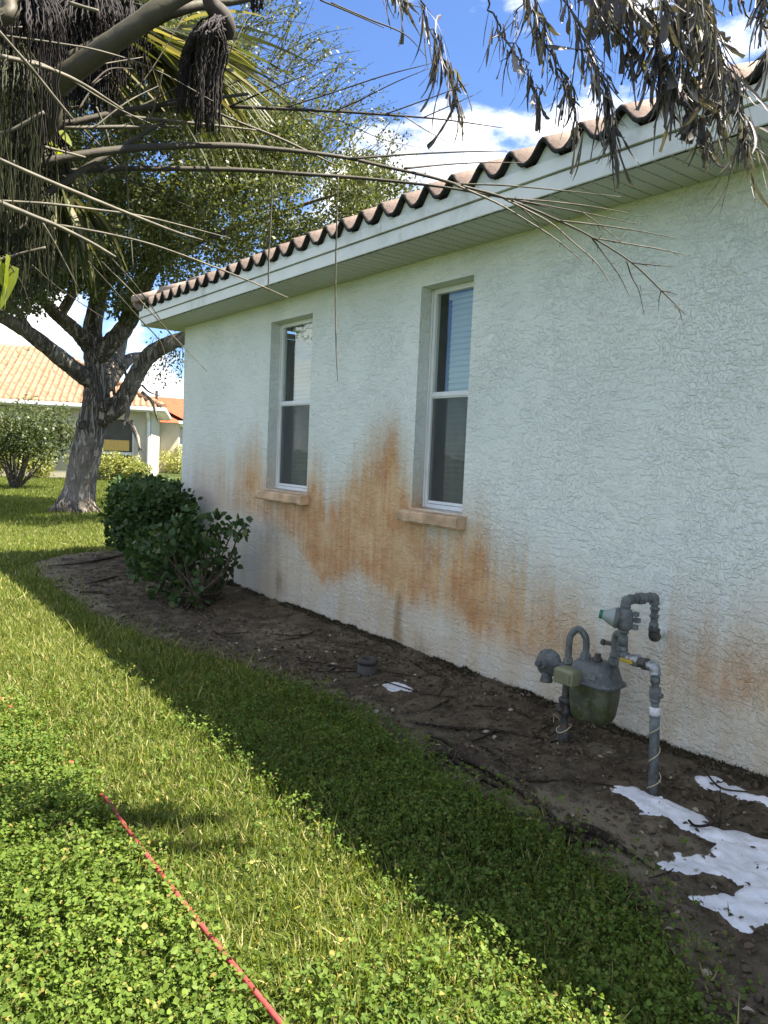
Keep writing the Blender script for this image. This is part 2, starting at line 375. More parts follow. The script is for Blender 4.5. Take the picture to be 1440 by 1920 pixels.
# ------------------------------------------------------------------ ground
G = MB(); S = 900
G.add([(-S, -S, 0), (S, -S, 0), (S, S, 0), (-S, S, 0)], [(0, 1, 2, 3)])
ground = G.build('ground', M['lawn'], kind='structure')
BED = np.array([(-3, -1.75), (.0, -1.7), (.94, -1.56), (1.13, -1.41), (1.48, -1.19), (1.85, -1.16), (2.47, -1.17), (3.57, -1.08), (4.55, -1.28), (5.91, -1.62), (7.3, -1.6), (8.6, -1.58), (9.2, -1.4), (9.6, -1.05), (9.85, -.6), (10.0, 0.3)])
def bed_edge(y): return np.interp(y, BED[:, 0], BED[:, 1])+.10*(fbm(y*2.3, y*0+3, 3, 5)-.5)
def bed_in(x, y):                                      # >0 inside the bed, about metres
    far = 9.95-y-.25*np.clip(-x, 0, 2)**2
    return np.minimum(x-bed_edge(y), far)
def bed_h(x, y):
    ins = bed_in(x, y)
    h = .010+.030*(fbm(x*3, y*3, 3, 11)-.4)+.028*(fbm(x*14, y*14, 3, 21)-.5)+.010*(fbm(x*34, y*34, 2, 22)-.5)+.03*np.exp(-np.abs(x)/.10)
    return np.where(ins > 0, np.maximum(h, .004), -.03)*sstep(0, .10, ins)-.02*(1-sstep(-.02, .06, ins))
def build_bed():
    st = .022; xs = np.arange(-1.85, 1.2, st); ys = np.arange(-1.2, 10.15, st)
    X, Y = np.meshgrid(xs, ys); X = X+.008*(rng.random(X.shape)-.5); Z = bed_h(X, Y)
    keep = (bed_in(X, Y) > -.06) & ((X < .06) | (Y > 8.3))
    idx = -np.ones(X.shape, int); idx[keep] = np.arange(keep.sum())
    a, b, c, d = idx[:-1, :-1], idx[:-1, 1:], idx[1:, 1:], idx[1:, :-1]
    ok = (a >= 0) & (b >= 0) & (c >= 0) & (d >= 0)
    F = np.stack([a[ok], b[ok], c[ok], d[ok]], -1)
    x, y = X[keep], Y[keep]
    sand = .75*np.exp(-((x+.85)/.22)**2-((y-1.65)/.45)**2)+.7*np.exp(-((x+.55)/.3)**2-((y-4.9)/.7)**2)+.45*sstep(5.4, 7.5, y)+.5*np.exp(-((x-bed_edge(y)-.15)/.14)**2)+.6*np.exp(-((x+.3)/.15)**2-((y-2.25)/.25)**2)
    np_mesh('soil_bed', np.stack([x, y, Z[keep]], -1), F, M['soil'], smooth=True, attrs={'sand': sand}, kind='structure')
build_bed()

# ------------------------------------------------------------------ the house
HY0, HY1 = -6.0, 8.382          # wall runs from here (behind the camera) to the far corner
HS = 2.74                       # soffit height
W1 = (5.58, 6.314); W2 = (3.617, 4.142); WZ = (1.037, 2.5575)
house = empty('house', (0, 0, 0), label='pale aqua stucco house with rust stained wall and clay tile roof', cat='house')
def stain_maps(y, z):
    yy = y+.10*(fbm(y*5, z*2, 3, 3)-.5); zz = z+.10*(fbm(y*9, z*2.5, 3, 4)-.5)
    ty = [-6, 1.2, 1.6, 2.1, 2.45, 2.77, 3.04, 3.29, 3.54, 3.75, 4.0, 4.15, 4.30, 4.50, 4.70, 4.90, 5.04, 5.24, 5.46, 5.62, 6.3, 6.45, 6.8, 7.1, 7.5, 7.9, 8.4]
    tz = [.74, .74, .74, .70, .62, .72, .80, .95, 1.06, .98, 1.05, 1.32, 1.56, 1.62, 1.52, 1.28, 1.10, 1.10, 1.32, 1.20, 1.20, 1.52, 1.40, 1.15, 1.40, 1.28, 1.0]
    by = [-6, 1.4, 1.9, 2.2, 3.0, 3.12, 3.4, 3.65, 3.9, 4.16, 4.3, 4.56, 4.75, 5.0, 5.25, 5.41, 5.7, 6.2, 6.5, 7.0, 8.4]
    bz = [.40, .42, .36, .40, .30, .30, .30, .40, .43, .38, .40, .47, .55, .42, .35, .40, .62, .75, .80, .8, .9]
    st = fbm(y*17, z*.8, 4, 13); st2 = fbm(y*38, z*1.6, 3, 14); cl = fbm(y*3.2, z*3.2, 4, 15); sp = fbm(y*24, z*20, 3, 16)
    top = np.interp(yy, ty, tz)+.05+.24*(st-.5)+.10*(st2-.5); bot = np.interp(yy, by, bz)+.12*(st-.5)+.10*(cl-.5)
    amp = np.interp(yy, [-6, 1.3, 1.9, 2.15, 2.4, 2.8, 3.2, 3.6, 4.0, 4.3, 5.3, 5.6, 5.9, 6.35, 6.6, 6.9, 7.3, 8.4], [.52, .58, .52, .35, .38, .66, .80, .85, .95, 1.0, 1.0, .92, .62, .66, .72, .42, .30, .12])
    lay = .55*sstep(-.10, .62, top+.10-z)+.45*sstep(.02, .50, top-.06-z-.10*(cl-.5))
    low = .35+.65*sstep(-.16, .16, z-bot+.10*(st2-.5))
    rust = 1.3*amp*lay*low*(1.0+.75*(cl-.48)+.65*(st2-.5)+.5*(sp-.5)+.35*(st-.5))
    rust *= 1-.75*sstep(.05, -.14, z-bot)
    rust = np.clip(rust+.14*sstep(0, .5, top-z)*(st-.3), 0, 1)
    pale = np.clip(sstep(-.15, .55, top+.12-z)*np.interp(yy, [-6, 2.0, 3, 7, 8.4], [1.0, .95, 1.0, .75, .5])*(.9+.7*(st-.5)+.6*(cl-.5)), 0, 1)
    brown = .85*np.exp(-((y-4.235)/.06)**2)*sstep(.0, .12, zz)*sstep(.62, .3, zz)+.38*sstep(.30, .02, z)*fbm(y*9, z*1.5, 3, 19)+.6*np.exp(-((y-6.0)/.14)**2-((z-.22)/.14)**2)+.45*np.exp(-((y-3.95)/.10)**2)*sstep(.35, .1, zz)+.5*np.exp(-((y-3.2)/.22)**2-((z-.5)/.16)**2)+.35*np.exp(-((y-3.5)/.2)**2-((z-.42)/.1)**2)
    grime_and_tone = .9*sstep(.10, .0, z+.03*(fbm(y*12, z*0, 2, 9)-.5))+.55*sstep(.95, .70, z)*sstep(.35, .75, z)*(((y > W1[0]) & (y < W1[1])) | ((y > W2[0]) & (y < W2[1])))*.7+.30*sstep(2.45, 2.75, z)+.30*np.exp(-((y-1.95)/.25)**2-((z-.3)/.3)**2)+.35*np.exp(-((y-6.4)/.5)**2-((z-.5)/.25)**2)  # dirt at the foot and in patches; darker below sills and towards the soffit
    return rust, pale, brown, grime_and_tone
def build_wall():
    def lines(a, b, st, cuts):
        e = sorted([a, b]+[c for c in cuts if a < c < b]); out = []
        for p, q in zip(e[:-1], e[1:]): n = max(1, int(round((q-p)/st))); out += list(np.linspace(p, q, n+1)[:-1])
        return np.array(out+[b])
    ys = np.concatenate([lines(HY0, 1.0, .2, [])[:-1], lines(1.0, HY1, .024, [*W1, *W2])]); zs = lines(-.25, HS+.02, .024, [*WZ])
    Y, Z = np.meshgrid(ys, zs); n = len(ys)
    cy = (ys[:-1]+ys[1:])/2; cz = (zs[:-1]+zs[1:])/2; CY, CZ = np.meshgrid(cy, cz)
    hole = (((CY > W1[0]) & (CY < W1[1])) | ((CY > W2[0]) & (CY < W2[1]))) & (CZ > WZ[0]) & (CZ < WZ[1])
    i = np.arange(len(zs)*n).reshape(len(zs), n)
    F = np.stack([i[:-1, :-1][~hole], i[1:, :-1][~hole], i[1:, 1:][~hole], i[:-1, 1:][~hole]], -1)
    V = [np.stack([0*Y.ravel()+.0025*(fbm(Y.ravel()*2, Z.ravel()*2, 3, 8)-.5), Y.ravel(), Z.ravel()], -1)]; FF = [F]; off = len(V[0]); D = .155
    for w in (W1, W2):                                        # window reveals, finely divided so they take the stain too
        zz = np.linspace(*WZ, 64); yy = np.linspace(*w, 24); dd = np.linspace(0, D, 8)
        for kind in ('far', 'near', 'head', 'foot'):
            L = zz if kind in ('far', 'near') else yy
            A, B = np.meshgrid(dd, L)
            if kind == 'far': pts = (A, 0*A+w[1], B)
            elif kind == 'near': pts = (A, 0*A+w[0], B)
            elif kind == 'head': pts = (A, B, 0*A+WZ[1])
            else: pts = (A, B, 0*A+WZ[0])
            V.append(np.stack([p.ravel() for p in pts], -1)); k = np.arange(A.size).reshape(A.shape)+off; off += A.size
            FF.append(np.stack([k[:-1, :-1].ravel(), k[:-1, 1:].ravel(), k[1:, 1:].ravel(), k[1:, :-1].ravel()], -1))
    # the other walls of the house
    o = off; z0, z1 = -.25, HS+.02; X1 = 11.0
    V.append(np.array([(0, HY1, z0), (X1, HY1, z0), (X1, HY1, z1), (0, HY1, z1), (X1, HY0, z0), (X1, HY0, z1), (0, HY0, z0), (0, HY0, z1)]))
    FF.append(np.array([(o, o+1, o+2, o+3), (o+1, o+4, o+5, o+2), (o+4, o+6, o+7, o+5)]))
    V = np.concatenate(V); r, p, b, g = stain_maps(V[:, 1], V[:, 2])
    far = np.arange(len(V)) >= o
    at = {'rust': np.where(far, 0, r), 'pale': np.where(far, 0, p), 'brown': np.where(far, 0, b), 'grime_and_tone': np.where(far, 0, g)}
    np_mesh('wall', V, np.concatenate(FF), M['stucco'], house, False, at)
build_wall()

# windows
def window(w, name, lab):
    y0, y1 = w; z0, z1 = WZ; X = .105; fr = .038; zm = 1.825
    b = MB()
    b.box((X, y0+.002, z0+.002), (X+.045, y0+fr, z1-.002)); b.box((X, y1-fr, z0+.002), (X+.045, y1-.002, z1-.002))
    b.box((X, y0+fr, z1-fr), (X+.045, y1-fr, z1-.002)); b.box((X, y0+fr, z0+.002), (X+.045, y1-fr, z0+fr*.8))
    b.box((X-.012, y0+.004, z0+.004), (X-.001, y0+.016, z1-.004)); b.box((X-.012, y1-.016, z0+.004), (X-.001, y1-.004, z1-.004))
    wo = b.build('window', M['white_metal'], house, bevel=.003, label=lab)
    MB().box((X+.004, y0+fr+.001, zm-.022), (X+.05, y1-fr-.001, zm+.022)).box((X-.004, y0+fr+.003, zm-.012), (X+.003, y1-fr-.003, zm+.006)).build('meeting_rail', M['white_metal'], wo, bevel=.003)
    MB().box((X+.022, y0+fr+.001, zm+.024), (X+.026, y1-fr-.001, z1-fr-.001)).build('pane', M['glass'], wo)
    MB().box((X+.034, y0+fr+.001, z0+fr), (X+.038, y1-fr-.001, zm-.024)).build('pane', M['glass'], wo)
    MB().box((X+.014, y0+fr+.002, z0+fr), (X+.0155, y1-fr-.002, zm-.024)).build('screen', M['screen'], wo)
    MB().box((X+.010, y0+fr+.002, z0+fr-.004), (X+.0135, y1-fr-.002, z0+fr+.016)).build('screen_rail', M['white_metal'], wo)
    me = MB().add([(-.019, 0, -.009), (0, 0, -.002), (.019, 0, .011), (-.019, y1-y0-.13, -.009), (0, y1-y0-.13, -.002), (.019, y1-y0-.13, .011)], [(0, 1, 4, 3), (1, 2, 5, 4)]).mesh('slat'); me.materials.append(M['blind'])
    k = 0; z = z0+.05
    while z < z1-.06:
        o = bpy.data.objects.new('slat', me); col.objects.link(o); o.parent = wo; o.location = (X+.105, y0+.04, z); o.rotation_euler = (0, R(-50+rng.normal()*3), 0); z += .0385
    MB().box((X+.12, y0+.25, z0+.04), (X+.123, y0+.256, z1-.05)).box((X+.08, y0+.03, z1-.07), (X+.13, y1-.08, z1-.035)).build('blind_cord', M['blind'], wo)
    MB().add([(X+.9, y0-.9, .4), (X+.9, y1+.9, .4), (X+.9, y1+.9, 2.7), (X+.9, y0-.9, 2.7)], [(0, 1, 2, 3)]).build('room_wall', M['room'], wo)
    # projecting sill with rounded, worn front edge
    ya, yb = y0-.045, y1+.05; ring = [(.10, z0-.004), (-.075, z0-.016), (-.088, z0-.03), (-.088, z0-.085), (-.078, z0-.096), (.02, z0-.092)]
    yy = np.linspace(ya, yb, 14); rings = [[(x+.0025*rng.normal()*(x < 0), y, z+.0015*rng.normal()) for x, z in ring] for y in yy]
    MB().loft(rings).build('sill', M['sill'], wo)
window(W1, 'far', 'wider sash window with grey screen, nearer the far corner')
window(W2, 'near', 'narrow sash window with blinds reflecting the sky')

# eaves: soffit boards, fascia, drip edge, mortar, tiles
XE = -.37
soffit_part = MB().box((XE+.0, HY0, HS+.02), (.25, HY1+.36, HS+.03)).build('soffit_backing', M['felt'], house)
pw = .255
def soffit_mesh():
    b = MB(); w = pw/3
    for k in range(3):
        y = k*w
        b.add([(XE+.004, y+.002, .004), (XE+.004, y+.007, -.006), (XE+.004, y+w-.007, -.006), (XE+.004, y+w-.002, .004), (.0, y+.002, .004), (.0, y+.007, -.006), (.0, y+w-.007, -.006), (.0, y+w-.002, .004)], [(0, 1, 5, 4), (1, 2, 6, 5), (2, 3, 7, 6)])
    me = b.mesh('soffit_panel'); me.materials.append(M['soffit']); return me
sm = soffit_mesh(); y = .9
while y < HY1+.0:
    o = bpy.data.objects.new('soffit_panel', sm); col.objects.link(o); o.parent = house; o.location = (0, y, HS+rng.normal()*.0008); y += pw
# far return of the soffit, boards running the other way
for k in range(3):
    MB().box((-.36+.36*0, HY1+.03+k*.115, HS-.004), (10.9, HY1+.14+k*.115, HS+.004)).build('soffit_board', M['soffit'], house)
b = MB().box((XE-.012, HY0, 2.738), (XE+.002, HY1+.372, 2.826)).box((XE+.002, HY1+.36, 2.738), (11, HY1+.372, 2.826))
b.build('fascia', M['fascia'], house, bevel=.004)
b = MB().box((XE-.026, HY0, 2.832), (XE+.002, HY1+.386, 2.899)).box((XE+.002, HY1+.36, 2.832), (11, HY1+.386, 2.899))
for yj in (1.9, 4.1, 6.6): b.box((XE-.0285, yj, 2.835), (XE-.027, yj+.03, 2.897))
b.build('drip_edge', M['fascia'], house, bevel=.004)
TP = .2285; TY0 = 2.019            # tile pitch, one crest lies at TY0
TH = .0455; TZ = 2.952
def wave(y): return TH*np.cos(2*np.pi*(y-TY0)/TP)+.006*np.cos(4*np.pi*(y-TY0)/TP)
ys = np.linspace(HY0, HY1+.36, 1400); zt = TZ+wave(ys)-.014
n = len(ys)
V = np.concatenate([np.stack([0*ys+XE-.012, ys, 0*ys+2.9], -1), np.stack([0*ys+XE-.012+.004*fbm(ys*8, ys*0, 3, 2), ys, zt], -1)])
i = np.arange(n-1)
np_mesh('eave_mortar', V, np.stack([i, i+n, i+n+1, i+1], -1), M['closure'], house)
b = MB(); k = 0; yy = TY0+TP/2-TP*4
while yy < HY1+.3:
    b.box((XE-.030, yy-.004, 2.8995), (XE-.008, yy+.004, 2.911)); yy += TP
b.build('weep_holes', M['dark'], house, kind='stuff')
SL = .42                            # roof pitch
roof = MB()
ex, ey0, ey1 = -.36, HY0-.36, HY1+.36; hx = (11.3-ex)/2
roof.add([(ex, ey0, 2.93), (11.3, ey0, 2.93), (11.3, ey1, 2.93), (ex, ey1, 2.93), (ex+hx, ey0+hx, 2.93+SL*hx), (ex+hx, ey1-hx, 2.93+SL*hx)], [(0, 4, 5, 3), (1, 2, 5, 4), (3, 5, 2), (0, 1, 4)])
roof_o = roof.build('roof', M['felt'], house)
def tile_mesh(name, length, thick, mat, pitch=SL, w=TP, h=TH, n=11):
    b = MB(); u = np.linspace(-w/2, w/2, n); top = h*np.cos(2*np.pi*u/w)+.006*np.cos(4*np.pi*u/w)*(h/TH)
    V = []; c = 1/math.sqrt(1+pitch*pitch); s = pitch*c
    for x in (0, length):
        for dz in (0, -thick):
            for uu, t in zip(u, top): V.append((x*c-(t+dz)*s*.0, uu, x*s+t+dz))
    a = lambda x, d, i: (x*2+d)*n+i
    F = []
    for i in range(n-1):
        F += [(a(0, 0, i), a(1, 0, i), a(1, 0, i+1), a(0, 0, i+1)), (a(0, 1, i), a(0, 1, i+1), a(1, 1, i+1), a(1, 1, i)), (a(0, 0, i), a(0, 0, i+1), a(0, 1, i+1), a(0, 1, i))]
    b.add(V, F); me = b.mesh(name); me.materials.append(mat)
    for p in me.polygons: p.use_smooth = True
    return me
M['tile_lip'] = plain('algae_lip_shade_underside', (.020, .020, .019), .9, .5, 40, bump=.002, dark=(.05, .045, .04))  # algae on the front lip; the underside's shade is painted in with the same black
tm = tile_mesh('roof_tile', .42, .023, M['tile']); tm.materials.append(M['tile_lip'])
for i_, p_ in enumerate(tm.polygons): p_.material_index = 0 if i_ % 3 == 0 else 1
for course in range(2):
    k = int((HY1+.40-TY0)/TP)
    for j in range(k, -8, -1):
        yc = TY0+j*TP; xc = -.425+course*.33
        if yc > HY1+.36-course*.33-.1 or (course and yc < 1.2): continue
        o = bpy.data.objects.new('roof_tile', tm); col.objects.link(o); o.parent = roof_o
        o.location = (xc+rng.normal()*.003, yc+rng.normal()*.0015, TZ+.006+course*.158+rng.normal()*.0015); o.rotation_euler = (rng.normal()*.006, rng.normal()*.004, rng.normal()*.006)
# hip caps climbing from the far corner
def cap_mesh():
    b = MB(); rings = []
    for x, r in ((0, .095), (.40, .078)):
        rings.append([(x, r*math.cos(a), r*.85*math.sin(a)) for a in np.linspace(-.25, math.pi+.25, 13)]+[(x, (r-.018)*math.cos(a), (r-.018)*.85*math.sin(a)) for a in np.linspace(math.pi+.25, -.25, 13)])
    b.loft(rings); me = b.mesh('hip_cap'); me.materials.append(M['tile_cap'])
    for p in me.polygons: p.use_smooth = True
    return me
cm = cap_mesh(); hipdir = np.array([1, -1, SL]); hl = np.linalg.norm(hipdir)
for k in range(14):
    t = -.03+k*.235
    o = bpy.data.objects.new('hip_cap', cm); col.objects.link(o); o.parent = roof_o
    o.location = (-.40+t, HY1+.40-t, 3.0+SL*t+.015); o.rotation_euler = (0, -math.atan2(SL, math.sqrt(2))+.03, -math.pi/4)
e = MB(); e.lathe([(.02, 0), (.075, .002), (.09, .012), (.09, .03)], (-.43, HY1+.43, 3.0), (1, -1, .3), 14); e.build('hip_end', M['tile_cap'], roof_o, smooth=True)

# ------------------------------------------------------------------ neighbour's house
M['cream'] = plain('cream_stucco', (.50, .46, .36), .9, .06, 3, bump=.004, bscale=30)
M['gutter'] = plain('white_gutter', (.74, .75, .74), .45, .05)
M['bronze'] = plain('bronze_screen', (.07, .068, .06), .5, .2, 3)
M['yellow_blind'] = plain('straw_blind', (.62, .42, .12), .8, .12, 20)
M['red_roof'] = plain('red_roof', (.48, .07, .025), .8, .2, 3, bump=.02, bscale=8)
NA = np.array([.927, -.375, 0]); NB = np.array([.375, .927, 0]); NC = np.array([6.80, 28.65, 0.0]); NP = .50; NE = 2.62
def nb(a, b, z): return NC+NA*a+NB*b+np.array([0, 0, z])      # a: to the right along the front, b: back, z: up
nh = empty('neighbour_house', tuple(NC), label='cream neighbouring house with terracotta tiled hip roof behind the oak', cat='house')
def nbox(mb, a0, a1, b0, b1, z0, z1):
    V = [nb(a, b, z) for z in (z0, z1) for a, b in ((a0, b0), (a1, b0), (a1, b1), (a0, b1))]
    return mb.add(V, [(0, 3, 2, 1), (4, 5, 6, 7), (0, 1, 5, 4), (1, 2, 6, 5), (2, 3, 7, 6), (3, 0, 4, 7)])
w = MB()
nbox(w, -14, -2.15, 0, 9, 0, NE); nbox(w, -.62, 0, 0, 9, 0, NE); nbox(w, -2.15, -.62, 0, 9, 2.28, NE); nbox(w, -2.15, -.62, .25, 9, 0, 2.28); nbox(w, 0, .01, 9, 9.1, 0, .1)
w.build('wall', M['cream'], nh)
wing = MB(); nbox(wing, -1.5, .9, 9, 16, 0, NE-.1); wing.build('rear_wing', M['cream'], nh)
win = MB(); nbox(win, -2.15, -2.08, .12, .2, 0.05, 2.28); nbox(win, -.69, -.62, .12, .2, .05, 2.28); nbox(win, -2.08, -.69, .11, .2, .95, 1.05)
wo = win.build('window', M['gutter'], nh)
g = MB(); nbox(g, -2.08, -.69, .15, .17, .05, 2.28); g.build('pane', M['bronze'], wo)
g = MB(); nbox(g, -1.75, -.8, .13, .145, 1.1, 1.5); g.build('blind', M['yellow_blind'], wo)
win = MB(); nbox(win, -6.6, -4.6, -.03, .02, .5, 2.2); wo = win.build('window', M['gutter'], nh)
for k in range(2):
    g = MB(); nbox(g, -6.5+k*.95, -5.65+k*.95, -.045, -.032, .6, 2.1); g.build('pane', M['bronze'], wo)
gt = MB(); nbox(gt, -14, .42, -.52, -.40, NE+.02, NE+.16); nbox(gt, .42, .54, -.52, 9.4, NE+.02, NE+.16); gt.build('gutter', M['gutter'], nh, bevel=.02)
so = MB(); nbox(so, -14, .42, -.40, 0.02, NE-.02, NE+.05); nbox(so, 0, .42, 0.02, 9.4, NE-.02, NE+.05); so.build('soffit', M['gutter'], nh)
ds = MB(); ds.tube([nb(-.12, -.40, NE), nb(-.12, -.32, NE-.12), nb(-.10, -.06, NE-.35), nb(-.10, -.06, 0)], .055, 8); ds.build('downspout', M['gutter'], nh)
wg = MB(); nbox(wg, .9, 1.3, 8.6, 16, NE-.15, NE+.0); wg.build('wing_eave', M['gutter'], nh)
rf = MB(); H = 9.8/2
rf.add([nb(-14, -.42, NE+.14), nb(.44, -.42, NE+.14), nb(.44, 9.4, NE+.14), nb(-14, 9.4, NE+.14), nb(-14, -.42+H, NE+.14+NP*H), nb(.44-H, -.42+H, NE+.14+NP*H)], [(0, 1, 5, 4), (1, 2, 5), (2, 3, 4, 5)])
rf.add([nb(-1.9, 8.6, NE+.02), nb(1.25, 8.6, NE+.02), nb(1.25, 16.4, NE+.02), nb(-.3, 8.6, NE+.75), nb(-.3, 16.4, NE+.75), nb(-1.9, 16.4, NE+.02)], [(0, 3, 4, 5), (3, 1, 2, 4)])
nroof = rf.build('roof', M['tile_far'], nh)
ntm = tile_mesh('roof_tile', .47, .03, M['tile_far'], pitch=NP, w=.235, h=.040, n=9)
q = Matrix(((NB[0], -NA[0], 0, 0), (NB[1], -NA[1], 0, 0), (0, 0, 1, 0), (0, 0, 0, 1))).to_euler()
cnt = 0; cs = 1/math.sqrt(1+NP*NP)
for row in range(15):
    b0 = -.46+row*.36*cs
    for j in range(46):
        a0 = .36-j*.235
        if a0 > .44-(b0+.42)-.05 or cnt >= 400: continue
        p = nb(a0, b0, NE+.20+NP*(b0+.42))
        d = p-CAM; z = d@fw; u = 720+FOC*(d@rt)/z
        if u < -12: continue
        o = bpy.data.objects.new('roof_tile', ntm); col.objects.link(o); o.parent = nroof
        o.location = tuple(p+rng.normal(size=3)*.006); o.rotation_euler = (q.x+rng.normal()*.02, q.y, q.z+rng.normal()*.02); cnt += 1
capm = MB(); rings = [[(x, r*math.cos(a), r*math.sin(a)) for a in np.linspace(-.3, math.pi+.3, 9)] for x, r in ((0, .13), (.5, .10))]
capm.loft(rings); capme = capm.mesh('hip_cap'); capme.materials.append(M['tile_far'])
for k in range(17):
    p = nb(.46-k*.27, -.44+k*.27, NE+.20+NP*k*.27); dv = -NA+NB
    o = bpy.data.objects.new('hip_cap', capme); col.objects.link(o); o.parent = nroof; o.location = tuple(p); o.rotation_euler = (0, -math.atan2(NP, 1.414), math.atan2(dv[1], dv[0]))
for o in nh.children: pass
for o in [c for c in col.objects if c.parent is nroof]: pass
# red roofed house further back
fh = PG(330, 832, 0.0) if False else np.array([20.5, 57.0, 0])
rh = empty('far_house', tuple(fh), label='distant house with bright red roof glimpsed past the house corner', cat='house')
MB().box(fh+np.array([-6, 0, 0]), fh+np.array([9, 9, 3.0])).build('wall', M['cream'], rh)
r_ = MB(); r_.add([fh+np.array(p) for p in [(-6.6, -.6, 2.9), (9.6, -.6, 2.9), (9.6, 9.6, 2.9), (-6.6, 9.6, 2.9), (-2.2, 4.5, 5.3), (5, 4.5, 5.3)]], [(0, 1, 5, 4), (1, 2, 5), (2, 3, 4, 5), (3, 0, 4)])
rr = r_.build('roof', M['red_roof'], rh)
MB().tube([fh+np.array([-2.6, 2, 3.8]), fh+np.array([-2.6, 2, 5.6])], .12, 8).build('vent_pipe', M['bronze'], rr)

# ------------------------------------------------------------------ leaf clouds
def leaf_cloud(cent, rad, count, size, template, down=.25, sub=None, seed=None, squash=1.0, shell=0.0):
    """leaves scattered through ellipsoid clumps; returns pos, rot, scale"""
    cent = np.asarray(cent); n = len(cent); idx = np.repeat(np.arange(n), count)
    d = rng.normal(size=(len(idx), 3)); d /= np.linalg.norm(d, axis=1, keepdims=True)
    rr_ = rng.random(len(idx))**(1/3.0)*(1-shell)+shell*rng.random(len(idx))**.12
    pos = cent[idx]+d*(rr_*np.asarray(rad)[idx])[:, None]*np.array([1, 1, squash])
    dirs = d*.8+rng.normal(size=d.shape)*.7; dirs[:, 2] -= down
    return pos, basis_from(dirs, rng.random(len(idx))*2*np.pi), size*(.7+.6*rng.random(len(idx)))
def in_poly(x, y, poly):
    c = np.zeros(len(x), bool); n = len(poly)
    for i in range(n):
        x0, y0 = poly[i]; x1, y1 = poly[(i+1) % n]
        c ^= ((y0 > y) != (y1 > y)) & (x < (x1-x0)*(y-y0)/(y1-y0+1e-9)+x0)
    return c

# ------------------------------------------------------------------ live oak
oak = empty('oak_tree', tuple(PG(140, 962)), label='large live oak with leaning furrowed trunk and spreading limbs', cat='tree')
def limb(name, pts, n=14, wob=.03, mat='bark', parent=None, k=7):
    """pts: (px, py, distance, width in photo pixels)"""
    s = spline([np.append(P(x, y, D), w*D/FOC/2) for x, y, D, w in pts], k)
    m_ = MB(); r_ = [max(q[3]*(1+wob*rng.normal()), .004) for q in s]
    m_.tube([q[:3] for q in s], r_, n); return m_.build(name, M[mat], parent or oak, smooth=True)
DT = 15.75
base = PG(140, 962); db = np.linalg.norm(base-CAM)
tr = limb('trunk', [(140, 985, db+.05, 88), (142, 955, db, 64), (150, 915, db, 53), (159, 860, DT, 50), (170, 810, DT, 49), (180, 770, DT, 49), (181, 735, DT, 43), (180, 700, DT, 37), (177, 660, DT+.1, 36), (173, 620, DT+.2, 32), (180, 580, DT+.3, 28), (190, 530, DT+.4, 26), (205, 460, DT+.6, 18), (215, 380, DT+.7, 12), (230, 290, DT+.8, 7)], 20, .02)
for px_, py_ in ((100, 958), (120, 966), (165, 966), (183, 962)):   # root flare
    limb('root', [(140, 925, db, 40), ((140+px_)/2, 945, db-.1, 30), (px_, py_, db-.15, 16), (px_+(px_-140)*.4, py_+6, db-.2, 6)], 8, .03, parent=tr)
for c, r_ in (((152, 796), 9), ((193, 762), 10), ((203, 752), 7)):
    p = P(*c, DT-.36); MB().lathe([(.02, -.05), (r_*DT/FOC, 0), (r_*DT/FOC*.95, .09), (r_*DT/FOC*.55, .13), (r_*DT/FOC*.35, .10)], p, (-.25*(1 if c[0] < 150 else -.2), -1, .1), 12).build('knot', M['bark'], tr, smooth=True)
L1 = limb('limb', [(174, 795, DT, 36), (200, 776, DT-.15, 36), (226, 755, DT-.2, 34), (246, 722, DT-.3, 31), (263, 690, DT-.35, 28), (284, 663, DT-.4, 29), (318, 644, DT-.5, 26), (352, 630, DT-.6, 22), (410, 595, DT-.6, 15), (480, 540, DT-.5, 9)])
L2 = limb('limb', [(178, 715, DT, 40), (150, 700, DT-.2, 30), (118, 675, DT-.4, 29), (85, 648, DT-.6, 27), (50, 622, DT-.8, 24), (10, 598, DT-1, 21), (-60, 560, DT-1.3, 18), (-160, 480, DT-1.6, 12)])
L3 = limb('limb', [(172, 650, DT+.1, 36), (152, 630, DT-.1, 26), (128, 608, DT-.3, 24), (105, 588, DT-.5, 22), (82, 565, DT-.7, 18), (55, 545, DT-.9, 14), (10, 500, DT-1.1, 10), (-60, 430, DT-1.3, 7)])
L4 = limb('limb', [(180, 672, DT, 36), (205, 645, DT-.2, 32), (228, 622, DT-.3, 30), (248, 592, DT-.4, 27), (262, 560, DT-.5, 24), (290, 500, DT-.6, 18), (330, 430, DT-.7, 13), (390, 350, DT-.8, 9), (440, 260, DT-.8, 5)])
L5 = limb('limb', [(188, 730, DT+.3, 34), (205, 700, DT+.7, 30), (218, 670, DT+1, 26), (226, 640, DT+1.2, 22), (235, 600, DT+1.4, 19), (255, 530, DT+1.6, 14), (300, 430, DT+1.8, 9)])
L6 = limb('limb', [(200, 722, DT+.5, 28), (225, 690, DT+.9, 22), (245, 672, DT+1.2, 18), (275, 665, DT+1.6, 14), (330, 640, DT+2, 9)])
limb('limb', [(110, 595, DT-.45, 18), (140, 540, DT-.4, 15), (150, 470, DT-.3, 12), (140, 380, DT-.2, 8), (150, 280, DT, 5)])
limb('limb', [(200, 470, DT+.5, 15), (250, 400, DT+.3, 11), (330, 330, DT+.1, 8), (420, 280, DT, 6), (520, 230, DT, 4)])
limb('limb', [(300, 490, DT-.6, 15), (380, 450, DT-1, 11), (470, 420, DT-1.2, 8), (580, 380, DT-1.4, 6), (680, 350, DT-1.5, 4)])
limb('limb', [(60, 625, DT-.8, 12), (20, 560, DT-1, 9), (0, 480, DT-1.1, 6)])
